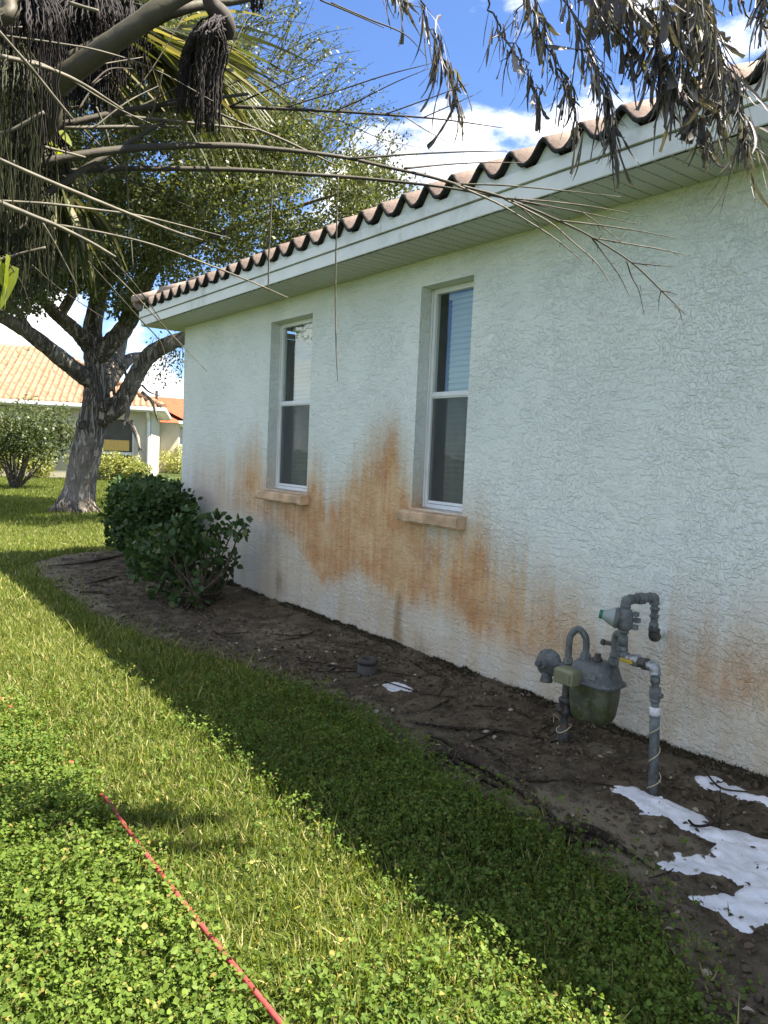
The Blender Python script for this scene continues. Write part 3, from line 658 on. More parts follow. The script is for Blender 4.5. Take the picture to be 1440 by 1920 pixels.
dead = limb('dead_branch', [(236, 742, DT-.5, 9), (240, 770, DT-.6, 8), (238, 786, DT-.6, 8), (248, 800, DT-.7, 8), (258, 822, DT-.7, 7), (262, 838, DT-.75, 5), (270, 848, DT-.8, 2)], 7)
for pts in ([(238, 786, DT-.6, 7), (234, 796, DT-.65, 6), (233, 803, DT-.65, 4)], [(262, 836, DT-.75, 4), (260, 846, DT-.75, 2)], [(266, 735, DT-.4, 6), (284, 752, DT-.5, 5), (292, 775, DT-.5, 4), (297, 792, DT-.5, 2)], [(266, 722, DT-.4, 4), (280, 735, DT-.5, 3), (300, 742, DT-.6, 1.5)], [(226, 680, DT-.2, 6), (236, 702, DT-.2, 5), (240, 730, DT-.3, 3)], [(214, 740, DT-.2, 6), (212, 715, DT-.1, 5), (210, 690, DT-.1, 3)]):
    limb('dead_twig', pts, 6, parent=dead)
CROWN = [(-10, -30), (330, -30), (420, 70), (500, 190), (560, 215), (640, 265), (700, 325), (765, 350), (720, 420), (640, 470), (520, 490), (420, 500), (350, 520), (300, 545), (350, 600), (350, 640), (300, 650), (255, 625), (225, 575), (180, 560), (130, 540), (100, 555), (60, 560), (20, 590), (-10, 570)]
SPARSE = [(420, -20), (520, -20), (620, 60), (700, 140), (750, 230), (770, 320), (800, 350), (700, 330), (560, 230), (470, 180)]
def crown():
    cs, rs, ct = [], [], []
    n = 560; x = rng.uniform(-10, 770, n*3); y = rng.uniform(-40, 650, n*3); ok = in_poly(x, y, CROWN); x, y = x[ok][:n], y[ok][:n]
    hole = (fbm(x/95.0, y/95.0, 2, 77) < .385); x, y = x[~hole], y[~hole]
    for a, b in zip(x, y):
        D = 12.6+6.2*rng.random()
        if b > 480: D = 13.5+3.5*rng.random()
        p = P(a, b, D)
        if p[0] > -.6 and p[1] < 9.6: continue
        cs.append(p); rs.append((.30+.30*rng.random())*(.75 if b > 520 else 1)); ct.append(int(360*rs[-1]/.45))
    for k in range(150):                                    # the part of the crown left of and above the frame
        a = rng.uniform(-620, -10); b = rng.uniform(-420, 480); cs.append(P(a, b, 13+6*rng.random())); rs.append(.5+.3*rng.random()); ct.append(170)
    for k in range(120):
        a = rng.uniform(0, 420); b = rng.uniform(-420, -30); cs.append(P(a, b, 13.5+6*rng.random())); rs.append(.5+.3*rng.random()); ct.append(170)
    pos, Rm, sc_ = leaf_cloud(cs, rs, ct, .072, LEAF4, .2, squash=.75)
    # sparse sprays against the sky
    P2, D2 = [], []; tw = MB()
    sx = rng.uniform(380, 800, 1400); sy = rng.uniform(-20, 360, 1400); ok = in_poly(sx, sy, SPARSE); sx, sy = sx[ok][:190], sy[ok][:190]
    for a, b in zip(sx, sy):
        D = 13.5+4*rng.random(); p = P(a, b, D); an = rng.uniform(-.1, 1.25)
        d = rt*math.cos(an)*.9+up*math.sin(an)+fw*rng.normal()*.4; d /= np.linalg.norm(d); L = .5+.55*rng.random()
        q = [p-d*L*.8+np.array([0, 0, -.15]), p-d*L*.2, p+d*L*.35+rng.normal(size=3)*.05]; s = spline(q, 4)
        tw.tube(s, [.008-.0055*i/(len(s)-1) for i in range(len(s))], 3, False)
        m_ = 26; t = rng.random(m_)*.95; ii = (t*(len(s)-1)).astype(int); base_ = np.array(s)[ii]+rng.normal(size=(m_, 3))*.035
        P2.append(base_); D2.append(d[None]*.6+rng.normal(size=(m_, 3))*.7)
    for k in range(60):                                      # fine dead sprays hanging under the right-hand limb
        a = rng.uniform(285, 345); b = rng.uniform(625, 660); D = 15+rng.random(); p = P(a, b, D); l = rng.uniform(.2, .75)
        s = [p, p+np.array([rng.normal()*.06, 0, -l*.5]), p+np.array([rng.normal()*.12, 0, -l])]; tw.tube(s, [.004, .003, .002], 3, False)
        m_ = 7; P2.append(np.array(s)[rng.integers(1, 3, m_)]+rng.normal(size=(m_, 3))*np.array([.06, .06, .1])); D2.append(rng.normal(size=(m_, 3))*.5+np.array([0, 0, -.8]))
    tw.build('twigs', M['twig_bark'], oak, kind='stuff')
    P2 = np.concatenate(P2); D2 = np.concatenate(D2)
    pos = np.concatenate([pos, P2]); Rm = np.concatenate([Rm, basis_from(D2, rng.random(len(P2))*6.28)]); sc_ = np.concatenate([sc_, .06*(.6+.6*rng.random(len(P2)))])
    V, F = scatter(*LEAF4, pos, Rm, sc_)
    np_mesh('crown', V, F, M['oak_leaf'], oak, kind='stuff')
crown()

# ------------------------------------------------------------------ shrubs by the neighbour's house
def shrub(name, c, rx, ry, h, nst, nl, size, mat, lab, cat='shrub', base=.35, group=None, clumps=40, cr_=.3, stem=.03, stemmat='stem_bark', zc=None):
    o = empty(name, tuple(c), label=lab, cat=cat, group=group); c = np.array(c, float)
    for k in range(nst):
        an = rng.random()*6.28; e = c+np.array([math.cos(an)*rx*rng.uniform(.2, .85), math.sin(an)*ry*rng.uniform(.2, .85), h*rng.uniform(.65, .95)])
        s = spline([c+rng.normal(size=3)*np.array([.06, .06, 0]), c*.55+e*.45+np.array([0, 0, -h*.06])+rng.normal(size=3)*.05, e], 5)
        MB().tube(s, [stem*(1-.75*i/(len(s)-1)) for i in range(len(s))], 6).build('stem', M[stemmat], o, smooth=True)
    d = rng.normal(size=(clumps, 3)); d /= np.linalg.norm(d, axis=1, keepdims=True); rr_ = rng.random(clumps)**.4
    cs = c+np.array([0, 0, h*(base+(1-base)/2)])+d*rr_[:, None]*np.array([rx-cr_*.5, ry-cr_*.5, h*(1-base)/2])
    pos, Rm, s_ = leaf_cloud(cs, np.full(clumps, cr_), np.full(clumps, max(1, nl//clumps)), size, LEAF4, .1)
    keep = pos[:, 2] > .02; V, F = scatter(*LEAF4, pos[keep], Rm[keep], s_[keep]); np_mesh('foliage', V, F, M[mat], o, kind='stuff')
    return o
shrub('multistem_shrub', PG(32, 918), 1.75, 1.4, 2.35, 13, 9000, .085, 'crepe_leaf', 'airy multi-stemmed shrub at the left edge before the cream house', base=.36, clumps=75, cr_=.36, stem=.045)
k = 0
labs = ['golden shrub just left of the oak trunk by cream wall', 'golden shrub right of the oak trunk under neighbour window', 'golden shrub below the white downspout of neighbour house', 'golden shrub behind the multi-stemmed shrub at the left edge', 'golden shrub at left edge low against cream wall']
for (a, r_, h), lab in zip(((-3.9, 1.0, 1.2), (-1.75, 1.15, 1.05), (-.55, .6, .8), (-5.6, 1.0, 1.15), (-7.4, 1.0, 1.15)), labs):
    p = nb(a, -1.5+.3*(a < -4), 0); shrub('golden_shrub', p, r_, .7, h, 4, 4200, .075, 'yellow_leaf', lab, base=.02, group='golden shrubs along the neighbour house', clumps=34, cr_=.26)
shrub('golden_shrub', PG(332, 888), .95, .8, 1.3, 4, 2600, .085, 'yellow_leaf', 'golden shrub between the hedge and the corner of the aqua house', base=.02, group='golden shrubs along the neighbour house', clumps=30, cr_=.3)

# ------------------------------------------------------------------ dark hedge by the wall
def hedge_leaves(cs, rs, ct, size, o, name='foliage'):
    pos, Rm, s_ = leaf_cloud(cs, rs, ct, size, LEAF8, -.15, shell=.5)
    keep = (pos[:, 2] > .05) & ((pos[:, 0] < -.03) | (pos[:, 1] > 8.45)); V, F = scatter(*LEAF8, pos[keep], Rm[keep], s_[keep]); np_mesh(name, V, F, M['hedge'], o, kind='stuff')
def stems(o, c, n, rx, ry, h, r0):
    for k in range(n):
        e = np.array(c)+np.array([rng.normal()*rx, rng.normal()*ry, h*rng.uniform(.7, 1)]); s = spline([np.array(c)+rng.normal(size=3)*np.array([.04, .04, 0]), np.array(c)*.6+e*.4+rng.normal(size=3)*.03+np.array([0, 0, -.05]), e], 5)
        MB().tube(s, [r0*(1-.7*i/(len(s)-1)) for i in range(len(s))], 6).build('stem', M['twig_bark'], o, smooth=True)
def hedge_box(name, lab, x0, x1, y0, y1, z0, z1, n, group):
    c = ((x0+x1)/2, (y0+y1)/2, .0); o = empty(name, c, label=lab, cat='hedge', group=group)
    stems(o, c, 9, (x1-x0)*.25, (y1-y0)*.25, z1*.9, .022)
    # clump centres hug the clipped faces
    pts = rng.random((n, 3)); f = rng.integers(0, 6, n)
    for i, fi in enumerate(f):
        if fi < 5: pts[i, (0, 1, 2, 0, 1)[fi]] = (0.0, 0.0, 1.0, 1.0, 1.0)[fi]+rng.normal()*.04
    sp = np.array([x1-x0, y1-y0, z1-z0]); cs = np.array([x0, y0, z0])+.10*np.sign(.5-pts)*(np.abs(pts-.5) > .35)+pts*sp
    lo = cs[:, 2] < .35; cs[lo, 0] += (np.array(c)[0]-cs[lo, 0])*.35; cs[lo, 1] += (np.array(c)[1]-cs[lo, 1])*.12
    hedge_leaves(cs, np.full(n, .15), np.full(n, 30), .062, o)
hedge_box('clipped_hedge', 'clipped dark green hedge against the far end of the stained wall', -.80, -.16, 7.45, 8.6, .20, .91, 230, 'dark hedges by the wall')
hedge_box('clipped_hedge', 'dark green hedge just past the corner of the aqua house', -.42, .55, 8.75, 9.85, .15, .93, 190, 'dark hedges by the wall')
def near_shrub():
    c = np.array(PG(375, 1150)); c[2] = 0
    o = empty('leafy_shrub', tuple(c), label='dark leafy shrub with bare stem standing before the clipped hedge', cat='shrub')
    MB().tube(spline([c+np.array([.01, 0, -.02]), c+np.array([0, .02, .08]), c+np.array([-.03, .05, .18])], 4), [.05, .042, .038, .036, .034, .033, .032, .03, .028], 8).build('trunk', M['twig_bark'], o, smooth=True)
    cs, rs, ct = [], [], []
    tips = [(300, 1020), (285, 1035), (262, 1060), (335, 1008), (330, 1045), (300, 1065), (385, 1000), (415, 998), (350, 1000), (362, 1035), (315, 1005), (438, 992), (408, 1012), (424, 1062), (440, 1050), (290, 1090), (330, 1090), (350, 1112), (385, 1112), (345, 1065), (320, 1112), (400, 1095), (280, 1070), (375, 1015), (448, 998), (395, 1040), (455, 985), (310, 1040), (300, 1122), (340, 1130), (372, 1124), (402, 1112), (325, 1100), (355, 1090), (418, 1080), (385, 1070)]
    for a, b in tips:
        D = 6.9+rng.normal()*.22+(.35 if a < 300 else 0); p = P(a, b, D)
        s = spline([c+np.array([-.02, .03, .15]), c*.5+p*.5+np.array([0, 0, -.04])+rng.normal(size=3)*.03, p], 5)
        MB().tube(s, [.014-.010*i/(len(s)-1) for i in range(len(s))], 5).build('branch', M['twig_bark'], o, smooth=True)
        big = a < 400 and b < 1080
        for k in range(2 if big else 1): cs.append(p+rng.normal(size=3)*.06*big); rs.append(.105 if big else .075); ct.append(30 if big else 15)
    hedge_leaves(np.array(cs), np.array(rs), np.array(ct), .068, o)
near_shrub()

# ------------------------------------------------------------------ gas meter
def worn_paint(name, base, rust=(.16, .075, .03), amt=.62, moss=None):
    m = N(name); c = m.co(); f = m.noise(c, 14, 6, .6); g = m.noise(c, 38, 6, .7); z = m.n('SeparateXYZ', {0: c}).outputs[2]
    b = m.mix(m.ramp(f, .3, .7), tuple(x*.6 for x in base), tuple(x*1.45 for x in base))
    if moss: b = m.mix(m.math('MULTIPLY', m.ramp(m.noise(c, 11, 6, .7), .40, .62), .85), b, moss)
    b = m.mix(m.ramp(g, .50, .62, 0, .35), b, tuple(min(x*2.4, .5) for x in base)); b = m.mix(m.ramp(m.noise(c, 26, 7, .75), amt, amt+.07), b, rust)
    return m.done(m.bsdf(b, m.ramp(f, .3, .7, .35, .75), m.bump(m.math('ADD', f, m.math('MULTIPLY', g, .5)), .7, .002), 0, .4))
M['meter_grey'] = plain('meter_grey_paint', (.085, .092, .085), .55, .3, 12, bump=.001, dark=(.05, .055, .05))
M['meter_bowl'] = plain('mossy_meter_case', (.075, .08, .045), .75, .4, 9, bump=.002, dark=(.045, .055, .014))
M['pipe_grey'] = plain('pipe_paint', (.10, .11, .105), .55, .3, 20, bump=.001, dark=(.22, .22, .21))
M['galv'] = plain('galvanised', (.30, .31, .31), .4, .2, 30, metal=.6)
M['dark_pipe'] = plain('dark_pipe', (.055, .055, .05), .65, .3, 20, bump=.001, dark=(.10, .08, .06))
M['meter_grey'] = worn_paint('meter_grey_worn', (.085, .092, .088)); M['pipe_grey'] = worn_paint('pipe_grey_worn', (.10, .11, .105), amt=.60); M['meter_bowl'] = worn_paint('meter_bowl_mossy', (.075, .08, .05), (.05, .035, .02), .60, (.05, .06, .012)); M['dark_pipe'] = worn_paint('dark_pipe_worn', (.05, .048, .042), amt=.56)
M['index'] = plain('faded_index_box', (.19, .185, .105), .6, .2, 12, dark=(.16, .16, .08))
M['yellow'] = plain('yellow_handle', (.40, .30, .04), .5, .15)
M['tagwhite'] = plain('white_label', (.62, .62, .60), .6, .1, 60)
M['green_plastic'] = plain('green_plug', (.03, .16, .09), .4, .2)
M['capwhite'] = plain('regulator_cap', (.27, .31, .29), .5, .1)
M['wire'] = plain('straw_wire', (.46, .40, .24), .6, .15)
gm = empty('gas_meter', (-.36, 2.25, 0), label='mossy grey gas meter with regulator and pipework by the wall', cat='gas meter')
def pipe(name, pts, r, mat='pipe_grey', n=12, par=None, k=6, sm=True): return MB().tube(spline(pts, k), r, n).build(name, M[mat], par or gm, smooth=sm)
def fitting(name, p, ax, r, l, mat='pipe_grey', par=None, n=14, hexa=False):
    return MB().lathe([(r*.82, -l/2), (r, -l/2+.003), (r, l/2-.003), (r*.82, l/2)], p, ax, 6 if hexa else n).build(name, M[mat], par or gm, smooth=not hexa)
MC = np.array([-.322, 2.258])
def rr(hx, hy, r, z, n=5, pinch=0.0):
    out = []
    for cx, cy, a0 in ((hx-r, hy-r, 0), (-hx+r, hy-r, 90), (-hx+r, -hy+r, 180), (hx-r, -hy+r, 270)):
        for k in range(n):
            a = R(a0+90*k/(n-1)); x, y = cx+r*math.cos(a), cy+r*math.sin(a)
            out.append((x, y))
    ca, sa = math.cos(R(8)), math.sin(R(8))
    x_s = .86
    out = [(x*x_s, y*x_s) for x, y in out]
    return [np.array([MC[0]+x*(1-pinch*math.exp(-(y/.022)**2))*ca-y*sa, MC[1]+x*sa+y*ca, z]) for x, y in out]
def dense(ring, m=3):
    out = []
    for i in range(len(ring)):
        a, b = ring[i], ring[(i+1) % len(ring)]
        for k in range(m): out.append(a+(b-a)*k/m)
    return out
def lobed(hx, hy, r, z, pinch):
    ring = dense(rr(hx, hy, r, 0), 4); o = []
    for p in ring:
        l = p[:2]-MC; k = 1-pinch*math.exp(-((l[1]/hy+.15)/.17)**2)*(abs(l[0]) > hx*.6)
        q = MC+np.array([l[0]*k, l[1]]); o.append(np.array([q[0], q[1], z]))
    return o
MB().loft([lobed(.085, .128, .03, .345, .0), lobed(.088, .128, .035, .325, .22), lobed(.086, .124, .04, .25, .5), lobed(.080, .115, .04, .19, .58), lobed(.066, .100, .04, .160, .6), lobed(.045, .080, .03, .148, .3)]).build('bowl', M['meter_bowl'], gm, smooth=True)
MB().loft([rr(.102, .148, .03, .338), rr(.105, .150, .03, .342), rr(.104, .150, .03, .352), rr(.092, .135, .03, .362), rr(.084, .122, .035, .40), rr(.076, .112, .035, .435), rr(.060, .095, .03, .448), rr(.03, .05, .02, .452)]).build('top_case', M['meter_grey'], gm, smooth=True)
ib = MB(); ib.loft([[np.array(p)+np.array([-.425, 2.335, .365]) for p in r_] for r_ in ([(-.040, -.055, -.035), (.045, -.055, -.035), (.045, .055, -.035), (-.040, .055, -.035)], [(-.044, -.058, -.03), (.045, -.058, -.03), (.045, .058, -.03), (-.044, .058, -.03)], [(-.044, -.058, .03), (.045, -.058, .03), (.045, .058, .03), (-.044, .058, .03)], [(-.034, -.05, .042), (.045, -.05, .042), (.045, .05, .042), (-.034, .05, .042)])])
idx = ib.build('index_box', M['index'], gm, bevel=.006)
MB().box((-.4735, 2.295, .345), (-.4695, 2.372, .385)).build('index_window', M['index'], idx)
MB().box((-.355, 2.123, .392), (-.352, 2.119, .42)).build('plate', M['galv'], gm) if False else None
for k in range(14):                                              # flange screws round the case seam
    p_ = rr(.097, .142, .03, .345)[(k*20)//14]; MB().lathe([(.0065, -.006), (.0065, .010), (.004, .012)], p_, (0, 0, 1), 6).build('screw', M['galv'], gm)
MB().box((-.408, 2.195, .378), (-.400, 2.235, .402)).build('maker_plate', M['galv'], gm)
# riser on the left and its shut-off cock
RX = (-.375, 2.385)
pipe('riser', [(RX[0], RX[1], -.05), (RX[0], RX[1], .15), (RX[0], RX[1], .42)], .0195, 'dark_pipe')
MB().lathe([(.03, 0), (.033, .004), (.030, .07), (.022, .08)], (RX[0], RX[1], .005), (0, 0, 1), 12).build('riser_sleeve', M['dark_pipe'], gm, smooth=True)
cock = MB().lathe([(.022, 0), (.032, .008), (.034, .03), (.026, .038), (.026, .06), (.034, .066), (.034, .085), (.022, .092)], (RX[0], RX[1], .15), (0, 0, 1), 14).build('shutoff_cock', M['dark_pipe'], gm, smooth=True)
MB().lathe([(.012, 0), (.015, .01), (.015, .03), (.008, .034)], (RX[0]-.02, RX[1]-.005, .185), (-1, .35, 0), 10).build('cock_stem', M['dark_pipe'], cock, smooth=True)
MB().box((RX[0]-.010, RX[1]+.025, .176), (RX[0]+.010, RX[1]+.06, .19)).build('cock_lug', M['dark_pipe'], cock, bevel=.003)
# pressure regulator disc
ax = np.array([-.80, -.10, .10]); rc = np.array([-.40, 2.485, .392])
reg = MB().lathe([(.016, -.034), (.042, -.031), (.062, -.011), (.069, -.008), (.069, .008), (.062, .011), (.046, .03), (.030, .040), (.027, .044), (.027, .070), (.022, .077), (.015, .079)], rc, ax, 24).build('pressure_regulator', M['meter_grey'], gm, smooth=True)
for k in range(8):
    a = 2*math.pi*k/8; e1 = np.array([.1, -.99, 0]); e2 = np.array([.1, 0, .99])
    MB().lathe([(.006, -.013), (.007, .013), (.004, .016)], rc+(e1*math.cos(a)+e2*math.sin(a))*.064, ax, 6).build('bolt', M['meter_grey'], reg)
MB().lathe([(.022, 0), (.025, -.02), (.033, -.05), (.033, -.056), (.025, -.058)], rc+np.array([-.010, .0, -.038]), (0, 0, 1), 14).build('vent', M['meter_grey'], reg, smooth=True)
MB().lathe([(.016, 0), (.019, .01), (.016, .028), (.008, .03)], rc+ax/np.linalg.norm(ax)*.075, ax, 6).build('adjuster', M['meter_grey'], reg)
pipe('regulator_outlet', [rc, (-.385, 2.43, .392), (RX[0], RX[1], .392)], .020, 'meter_grey')
# swivel loop from riser to meter inlet
U0, U1 = np.array([RX[0], RX[1], .42]), np.array([-.345, 2.305, .45])
um = (U0+U1)/2
pipe('inlet_loop', [U0, U0+np.array([0, 0, .09]), U0*.9+U1*.1+np.array([0, 0, .135]), um+np.array([0, 0, .155]), U0*.1+U1*.9+np.array([0, 0, .115]), U1+np.array([0, 0, .07]), U1], .0165, 'pipe_grey')
fitting('inlet_nut', U1+np.array([0, 0, .012]), (0, 0, 1), .027, .03, hexa=True)
fitting('loop_nut', U0+np.array([0, 0, .005]), (0, 0, 1), .025, .03, hexa=True)
MB().lathe([(.022, 0), (.024, .004), (.024, .02), (.016, .024), (.016, .04), (.010, .042)], (-.33, 2.245, .447), (0, 0, 1), 10).build('test_plug', M['dark_pipe'], gm, smooth=True)
# outlet, curving over to the service regulator line
VX = np.array([-.40, 2.06])
pipe('outlet_pipe', [(-.30, 2.175, .44), (-.30, 2.175, .53), (-.305, 2.172, .575), (-.325, 2.15, .605), (-.36, 2.11, .617), (VX[0], VX[1], .618)], .0165, 'pipe_grey')
fitting('outlet_nut', (-.30, 2.175, .462), (0, 0, 1), .028, .032, hexa=True)
fitting('outlet_collar', (-.30, 2.175, .492), (0, 0, 1), .022, .018)
MB().tube([(-.30, 2.175, .545), (-.31, 2.225, .545)], .010, 8).lathe([(.014, -.008), (.016, 0), (.014, .008)], (-.312, 2.232, .545), (0, 1, 0), 8).build('bypass_plug', M['dark_pipe'], gm, smooth=True)
# vertical service line with line regulator
pipe('service_line', [(VX[0], VX[1], .54), (VX[0], VX[1], .66), (VX[0], VX[1], .76)], .0165)
for z, l in ((.565, .03), (.60, .05), (.645, .022), (.755, .028)): fitting('coupling', (VX[0], VX[1], z), (0, 0, 1), .0225, l)
body = MB().lathe([(.016, -.055), (.03, -.045), (.037, -.02), (.037, .02), (.03, .045), (.016, .055)], (VX[0], VX[1], .70), (0, 0, 1), 12).build('line_regulator', M['pipe_grey'], gm, smooth=True)
dr = np.array([-.55, .80, .12])
MB().lathe([(.030, .015), (.048, .03), (.050, .036), (.044, .044)], (VX[0], VX[1], .70), dr, 20).build('diaphragm', M['pipe_grey'], body, smooth=True)
MB().lathe([(.046, .0445), (.044, .05), (.024, .088), (.022, .098)], (VX[0], VX[1], .70), dr, 20).build('spring_cap', M['capwhite'], body, smooth=True)
MB().lathe([(.0205, .0985), (.0215, .10), (.0215, .112), (.012, .113)], (VX[0], VX[1], .70), dr, 16).build('plug', M['green_plastic'], body, smooth=True)
for dx, dz in ((.02, .03), (.02, -.03), (.035, 0)): MB().box((VX[0]-.012+dx, VX[1]-.055, .70+dz-.011), (VX[0]+.012+dx, VX[1]-.028, .70+dz+.011)).build('lug', M['pipe_grey'], body, bevel=.003)
# loop over to the wall
TL, TR = np.array([VX[0], VX[1], .79]), np.array([-.20, 2.044, .79]); BR = np.array([-.20, 2.036, .60]); WE = np.array([.03, 2.135, .588])
pipe('loop_top', [TL, (TL+TR)/2, TR], .0165)
def elbow(p, d1, d2, mat='pipe_grey', r=.0225, l=.034):
    d1, d2 = np.array(d1, float), np.array(d2, float); d1 /= np.linalg.norm(d1); d2 /= np.linalg.norm(d2); p = np.array(p)
    MB().tube(spline([p+d1*l, p+d1*l*.5+d2*l*.06, p+(d1+d2)*l*.12, p+d2*l*.5+d1*l*.06, p+d2*l], 4), [r*1.1 if i in (0, 1, 15, 16) else r for i in range(17)], 12).build('elbow', M[mat], gm, smooth=True)
elbow(TL, (0, 0, -1), TR-TL); elbow(TR, TL-TR, (0, 0, -1))
for t in (.28, .72): fitting('coupling', TL+(TR-TL)*t, TR-TL, .022, .02)
fitting('union', TL+(TR-TL)*.5, TR-TL, .029, .045, hexa=True)
MB().box(TL+(TR-TL)*.5+np.array([-.008, -.036, -.008]), TL+(TR-TL)*.5+np.array([.008, -.02, .008])).build('union_lug', M['pipe_grey'], gm, bevel=.002)
pipe('loop_drop', [TR+np.array([0, 0, -.02]), (TR+BR)/2, BR], .0165)
for z in (.735, .70, .655): fitting('coupling', (-.20, 2.04, z), (0, 0, 1), .022, .028 if z < .7 else .016)
elbow(BR, (0, 0, 1), WE-BR, 'dark_pipe', .025, .04)
pipe('wall_stub', [BR+(WE-BR)*.15, (BR+WE)/2, WE], .0165, 'tagwhite')
MB().lathe([(.032, -.012), (.028, .0), (.018, .008)], (-.004, 2.122, .587), (-1, 0, 0), 14).build('wall_patch', M['trim_stucco'], gm, smooth=True)
# lower service pipe from the ground
PE = np.array([-.475, 1.838, .545]); PB = np.array([-.482, 1.798, 0])
sp_ = MB().tube([PB+np.array([0, 0, -.05]), PB+(PE-PB)*.5, PB+(PE-PB)*.62], .0215, 14).build('ground_pipe', M['pipe_grey'], gm, smooth=True)
pipe('upper_pipe', [PB+(PE-PB)*.62, PB+(PE-PB)*.8, PE], .0165, 'pipe_grey')
for t, r_, l in ((.90, .021, .03), (.80, .024, .05), (.74, .021, .02), (.615, .0235, .012)): fitting('coupling', PB+(PE-PB)*t, PE-PB, r_, l)
MB().tube([PB+(PE-PB)*.79, PB+(PE-PB)*.79+np.array([.0, -.035, 0])], .011, 8).build('tee_plug', M['pipe_grey'], gm)
fitting('label_band', PB+(PE-PB)*.655, PE-PB, .0222, .036, 'tagwhite')
SE = np.array([VX[0], VX[1], .53])
elbow(PE, PB-PE, SE-PE, 'galv'); elbow(SE, (0, 0, 1), PE-SE, 'pipe_grey')
pipe('service_link', [PE, (PE+SE)/2, SE], .0165, 'galv')
fitting('union', PE+(SE-PE)*.28, SE-PE, .028, .03, 'dark_pipe', hexa=True); fitting('union', PE+(SE-PE)*.40, SE-PE, .023, .02, 'dark_pipe')
vb = MB().lathe([(.018, -.03), (.027, -.02), (.029, 0), (.027, .02), (.018, .03)], PE+(SE-PE)*.58, SE-PE, 12).build('ball_valve', M['galv'], gm, smooth=True)
vp = PE+(SE-PE)*.60
MB().tube([vp+np.array([-.028, 0, 0]), vp+np.array([-.04, 0, 0])], .008, 8).box(vp+np.array([-.049, -.02, -.009]), vp+np.array([-.041, .045, .009])).build('handle', M['yellow'], vb, bevel=.004)
# tracer wire wound up the pipe
wp = []
for k in range(60):
    t = k/59; z = .0+.30*t; a = t*2*math.pi*2.6+1; c = PB+(PE-PB)*(z/.545); rad = .0245+.004*math.sin(9*t)
    wp.append((c[0]+rad*math.cos(a), c[1]+rad*math.sin(a), z))
MB().tube(wp, .0022, 5).build('tracer_wire', M['wire'], gm)
wp = [(RX[0]+.036*math.cos(a), RX[1]+.036*math.sin(a), .06+.012*math.sin(a*1.5)+.006*a) for a in np.linspace(0, 7, 30)]+[(RX[0]-.01, RX[1]+.06, .14), (RX[0]-.02, RX[1]+.05, .10)]
MB().tube(wp, .0022, 5).build('tracer_wire', M['wire'], gm)

# ------------------------------------------------------------------ things lying in the bed
def gz(p): return float(bed_h(np.array([p[0]]), np.array([p[1]]))[0]) if float(bed_in(np.array([p[0]]), np.array([p[1]]))[0]) > 0 else 0.0
M['black_plastic'] = plain('weathered_black_plastic', (.040, .037, .030), .65, .3, 15, bump=.002, dark=(.07, .065, .05))
vc = PG(688, 1268); vc[2] = gz(vc)+.014
vo = empty('sprinkler_collar', tuple(vc), label='small round black sprinkler collar with ring-shaped rim on the soil', cat='sprinkler collar')
MB().lathe([(.064, -.05), (.066, 0), (.062, .05), (.056, .055)], vc, (0, 0, 1), 24).build('base', M['black_plastic'], vo, smooth=True)
MB().lathe([(.024, .056)]+[(.046+.022*math.cos(a), .074+.020*math.sin(a)) for a in np.linspace(math.pi*1.1, -.5*math.pi, 12)], vc, (0, 0, 1), 28).build('ring', M['black_plastic'], vo, smooth=True)
MB().lathe([(.02, .058), (.022, .060), (.012, .064)], vc, (0, 0, 1), 12).build('nozzle', M['galv'], vo, smooth=True)
def ground_stick(name, pts, lab, cat, group=None, mat='twig_bark', kids=(), lift=.9, n=8):
    def conv(q):
        g = PG(q[0], q[1]); r_ = q[2]*np.linalg.norm(g-CAM)/FOC/2; g[2] = gz(g)+r_*lift+.007+(q[3] if len(q) > 3 else 0); return np.append(g, r_)
    s = spline([conv(q) for q in pts], 6); o = empty(name, tuple(s[0][:3]), label=lab, cat=cat, group=group)
    MB().tube([q[:3] for q in s], [max(q[3]*.8, .0012) for q in s], n).build('stem', M[mat], o, smooth=True)
    for kd in kids:
        s = spline([conv(q) for q in kd], 5); MB().tube([q[:3] for q in s], [max(q[3], .001) for q in s], 6).build('side_twig', M[mat], o, smooth=True)
    return o
ground_stick('exposed_root', [(776, 1424, 12), (820, 1424, 20), (870, 1436, 26), (905, 1455, 26), (950, 1478, 22), (985, 1500, 16), (1040, 1548, 9), (1075, 1575, 5)], 'long dark exposed root curving along the bed edge', 'root', kids=[[(868, 1432, 12), (850, 1412, 9), (830, 1398, 6), (808, 1388, 4)], [(850, 1438, 8), (890, 1462, 9), (930, 1482, 9), (960, 1496, 5)]])
ground_stick('fallen_stick', [(778, 1365, 5), (850, 1372, 7), (930, 1378, 7), (1020, 1392, 4)], 'long straight dark stick lying left of the gas riser', 'stick', kids=[[(925, 1378, 5), (905, 1388, 4), (885, 1396, 3)]])
ground_stick('fallen_stick', [(935, 1464, 4), (1000, 1470, 5), (1070, 1474, 5), (1150, 1482, 3)], 'thin straight stick pointing at the white foam', 'stick')
ground_stick('bark_slab', [(1036, 1562, 10), (1065, 1572, 24), (1110, 1585, 22), (1150, 1600, 14), (1190, 1622, 8), (1225, 1645, 4)], 'rough dark slab of bark by the edge of the weeds', 'bark', kids=[[(1045, 1575, 10), (1080, 1590, 14), (1120, 1600, 8)], [(1100, 1585, 8), (1125, 1602, 10), (1140, 1606, 4)]])
ground_stick('forked_twig', [(1290, 1552, 5, .0), (1305, 1562, 6), (1345, 1560, 5, .01), (1390, 1548, 3, .03)], 'forked black twig resting on the white foam', 'twig', kids=[[(1347, 1560, 4), (1350, 1545, 3, .03), (1347, 1522, 2, .07)], [(1345, 1560, 4), (1335, 1548, 3, .01), (1322, 1540, 2, .02)]])
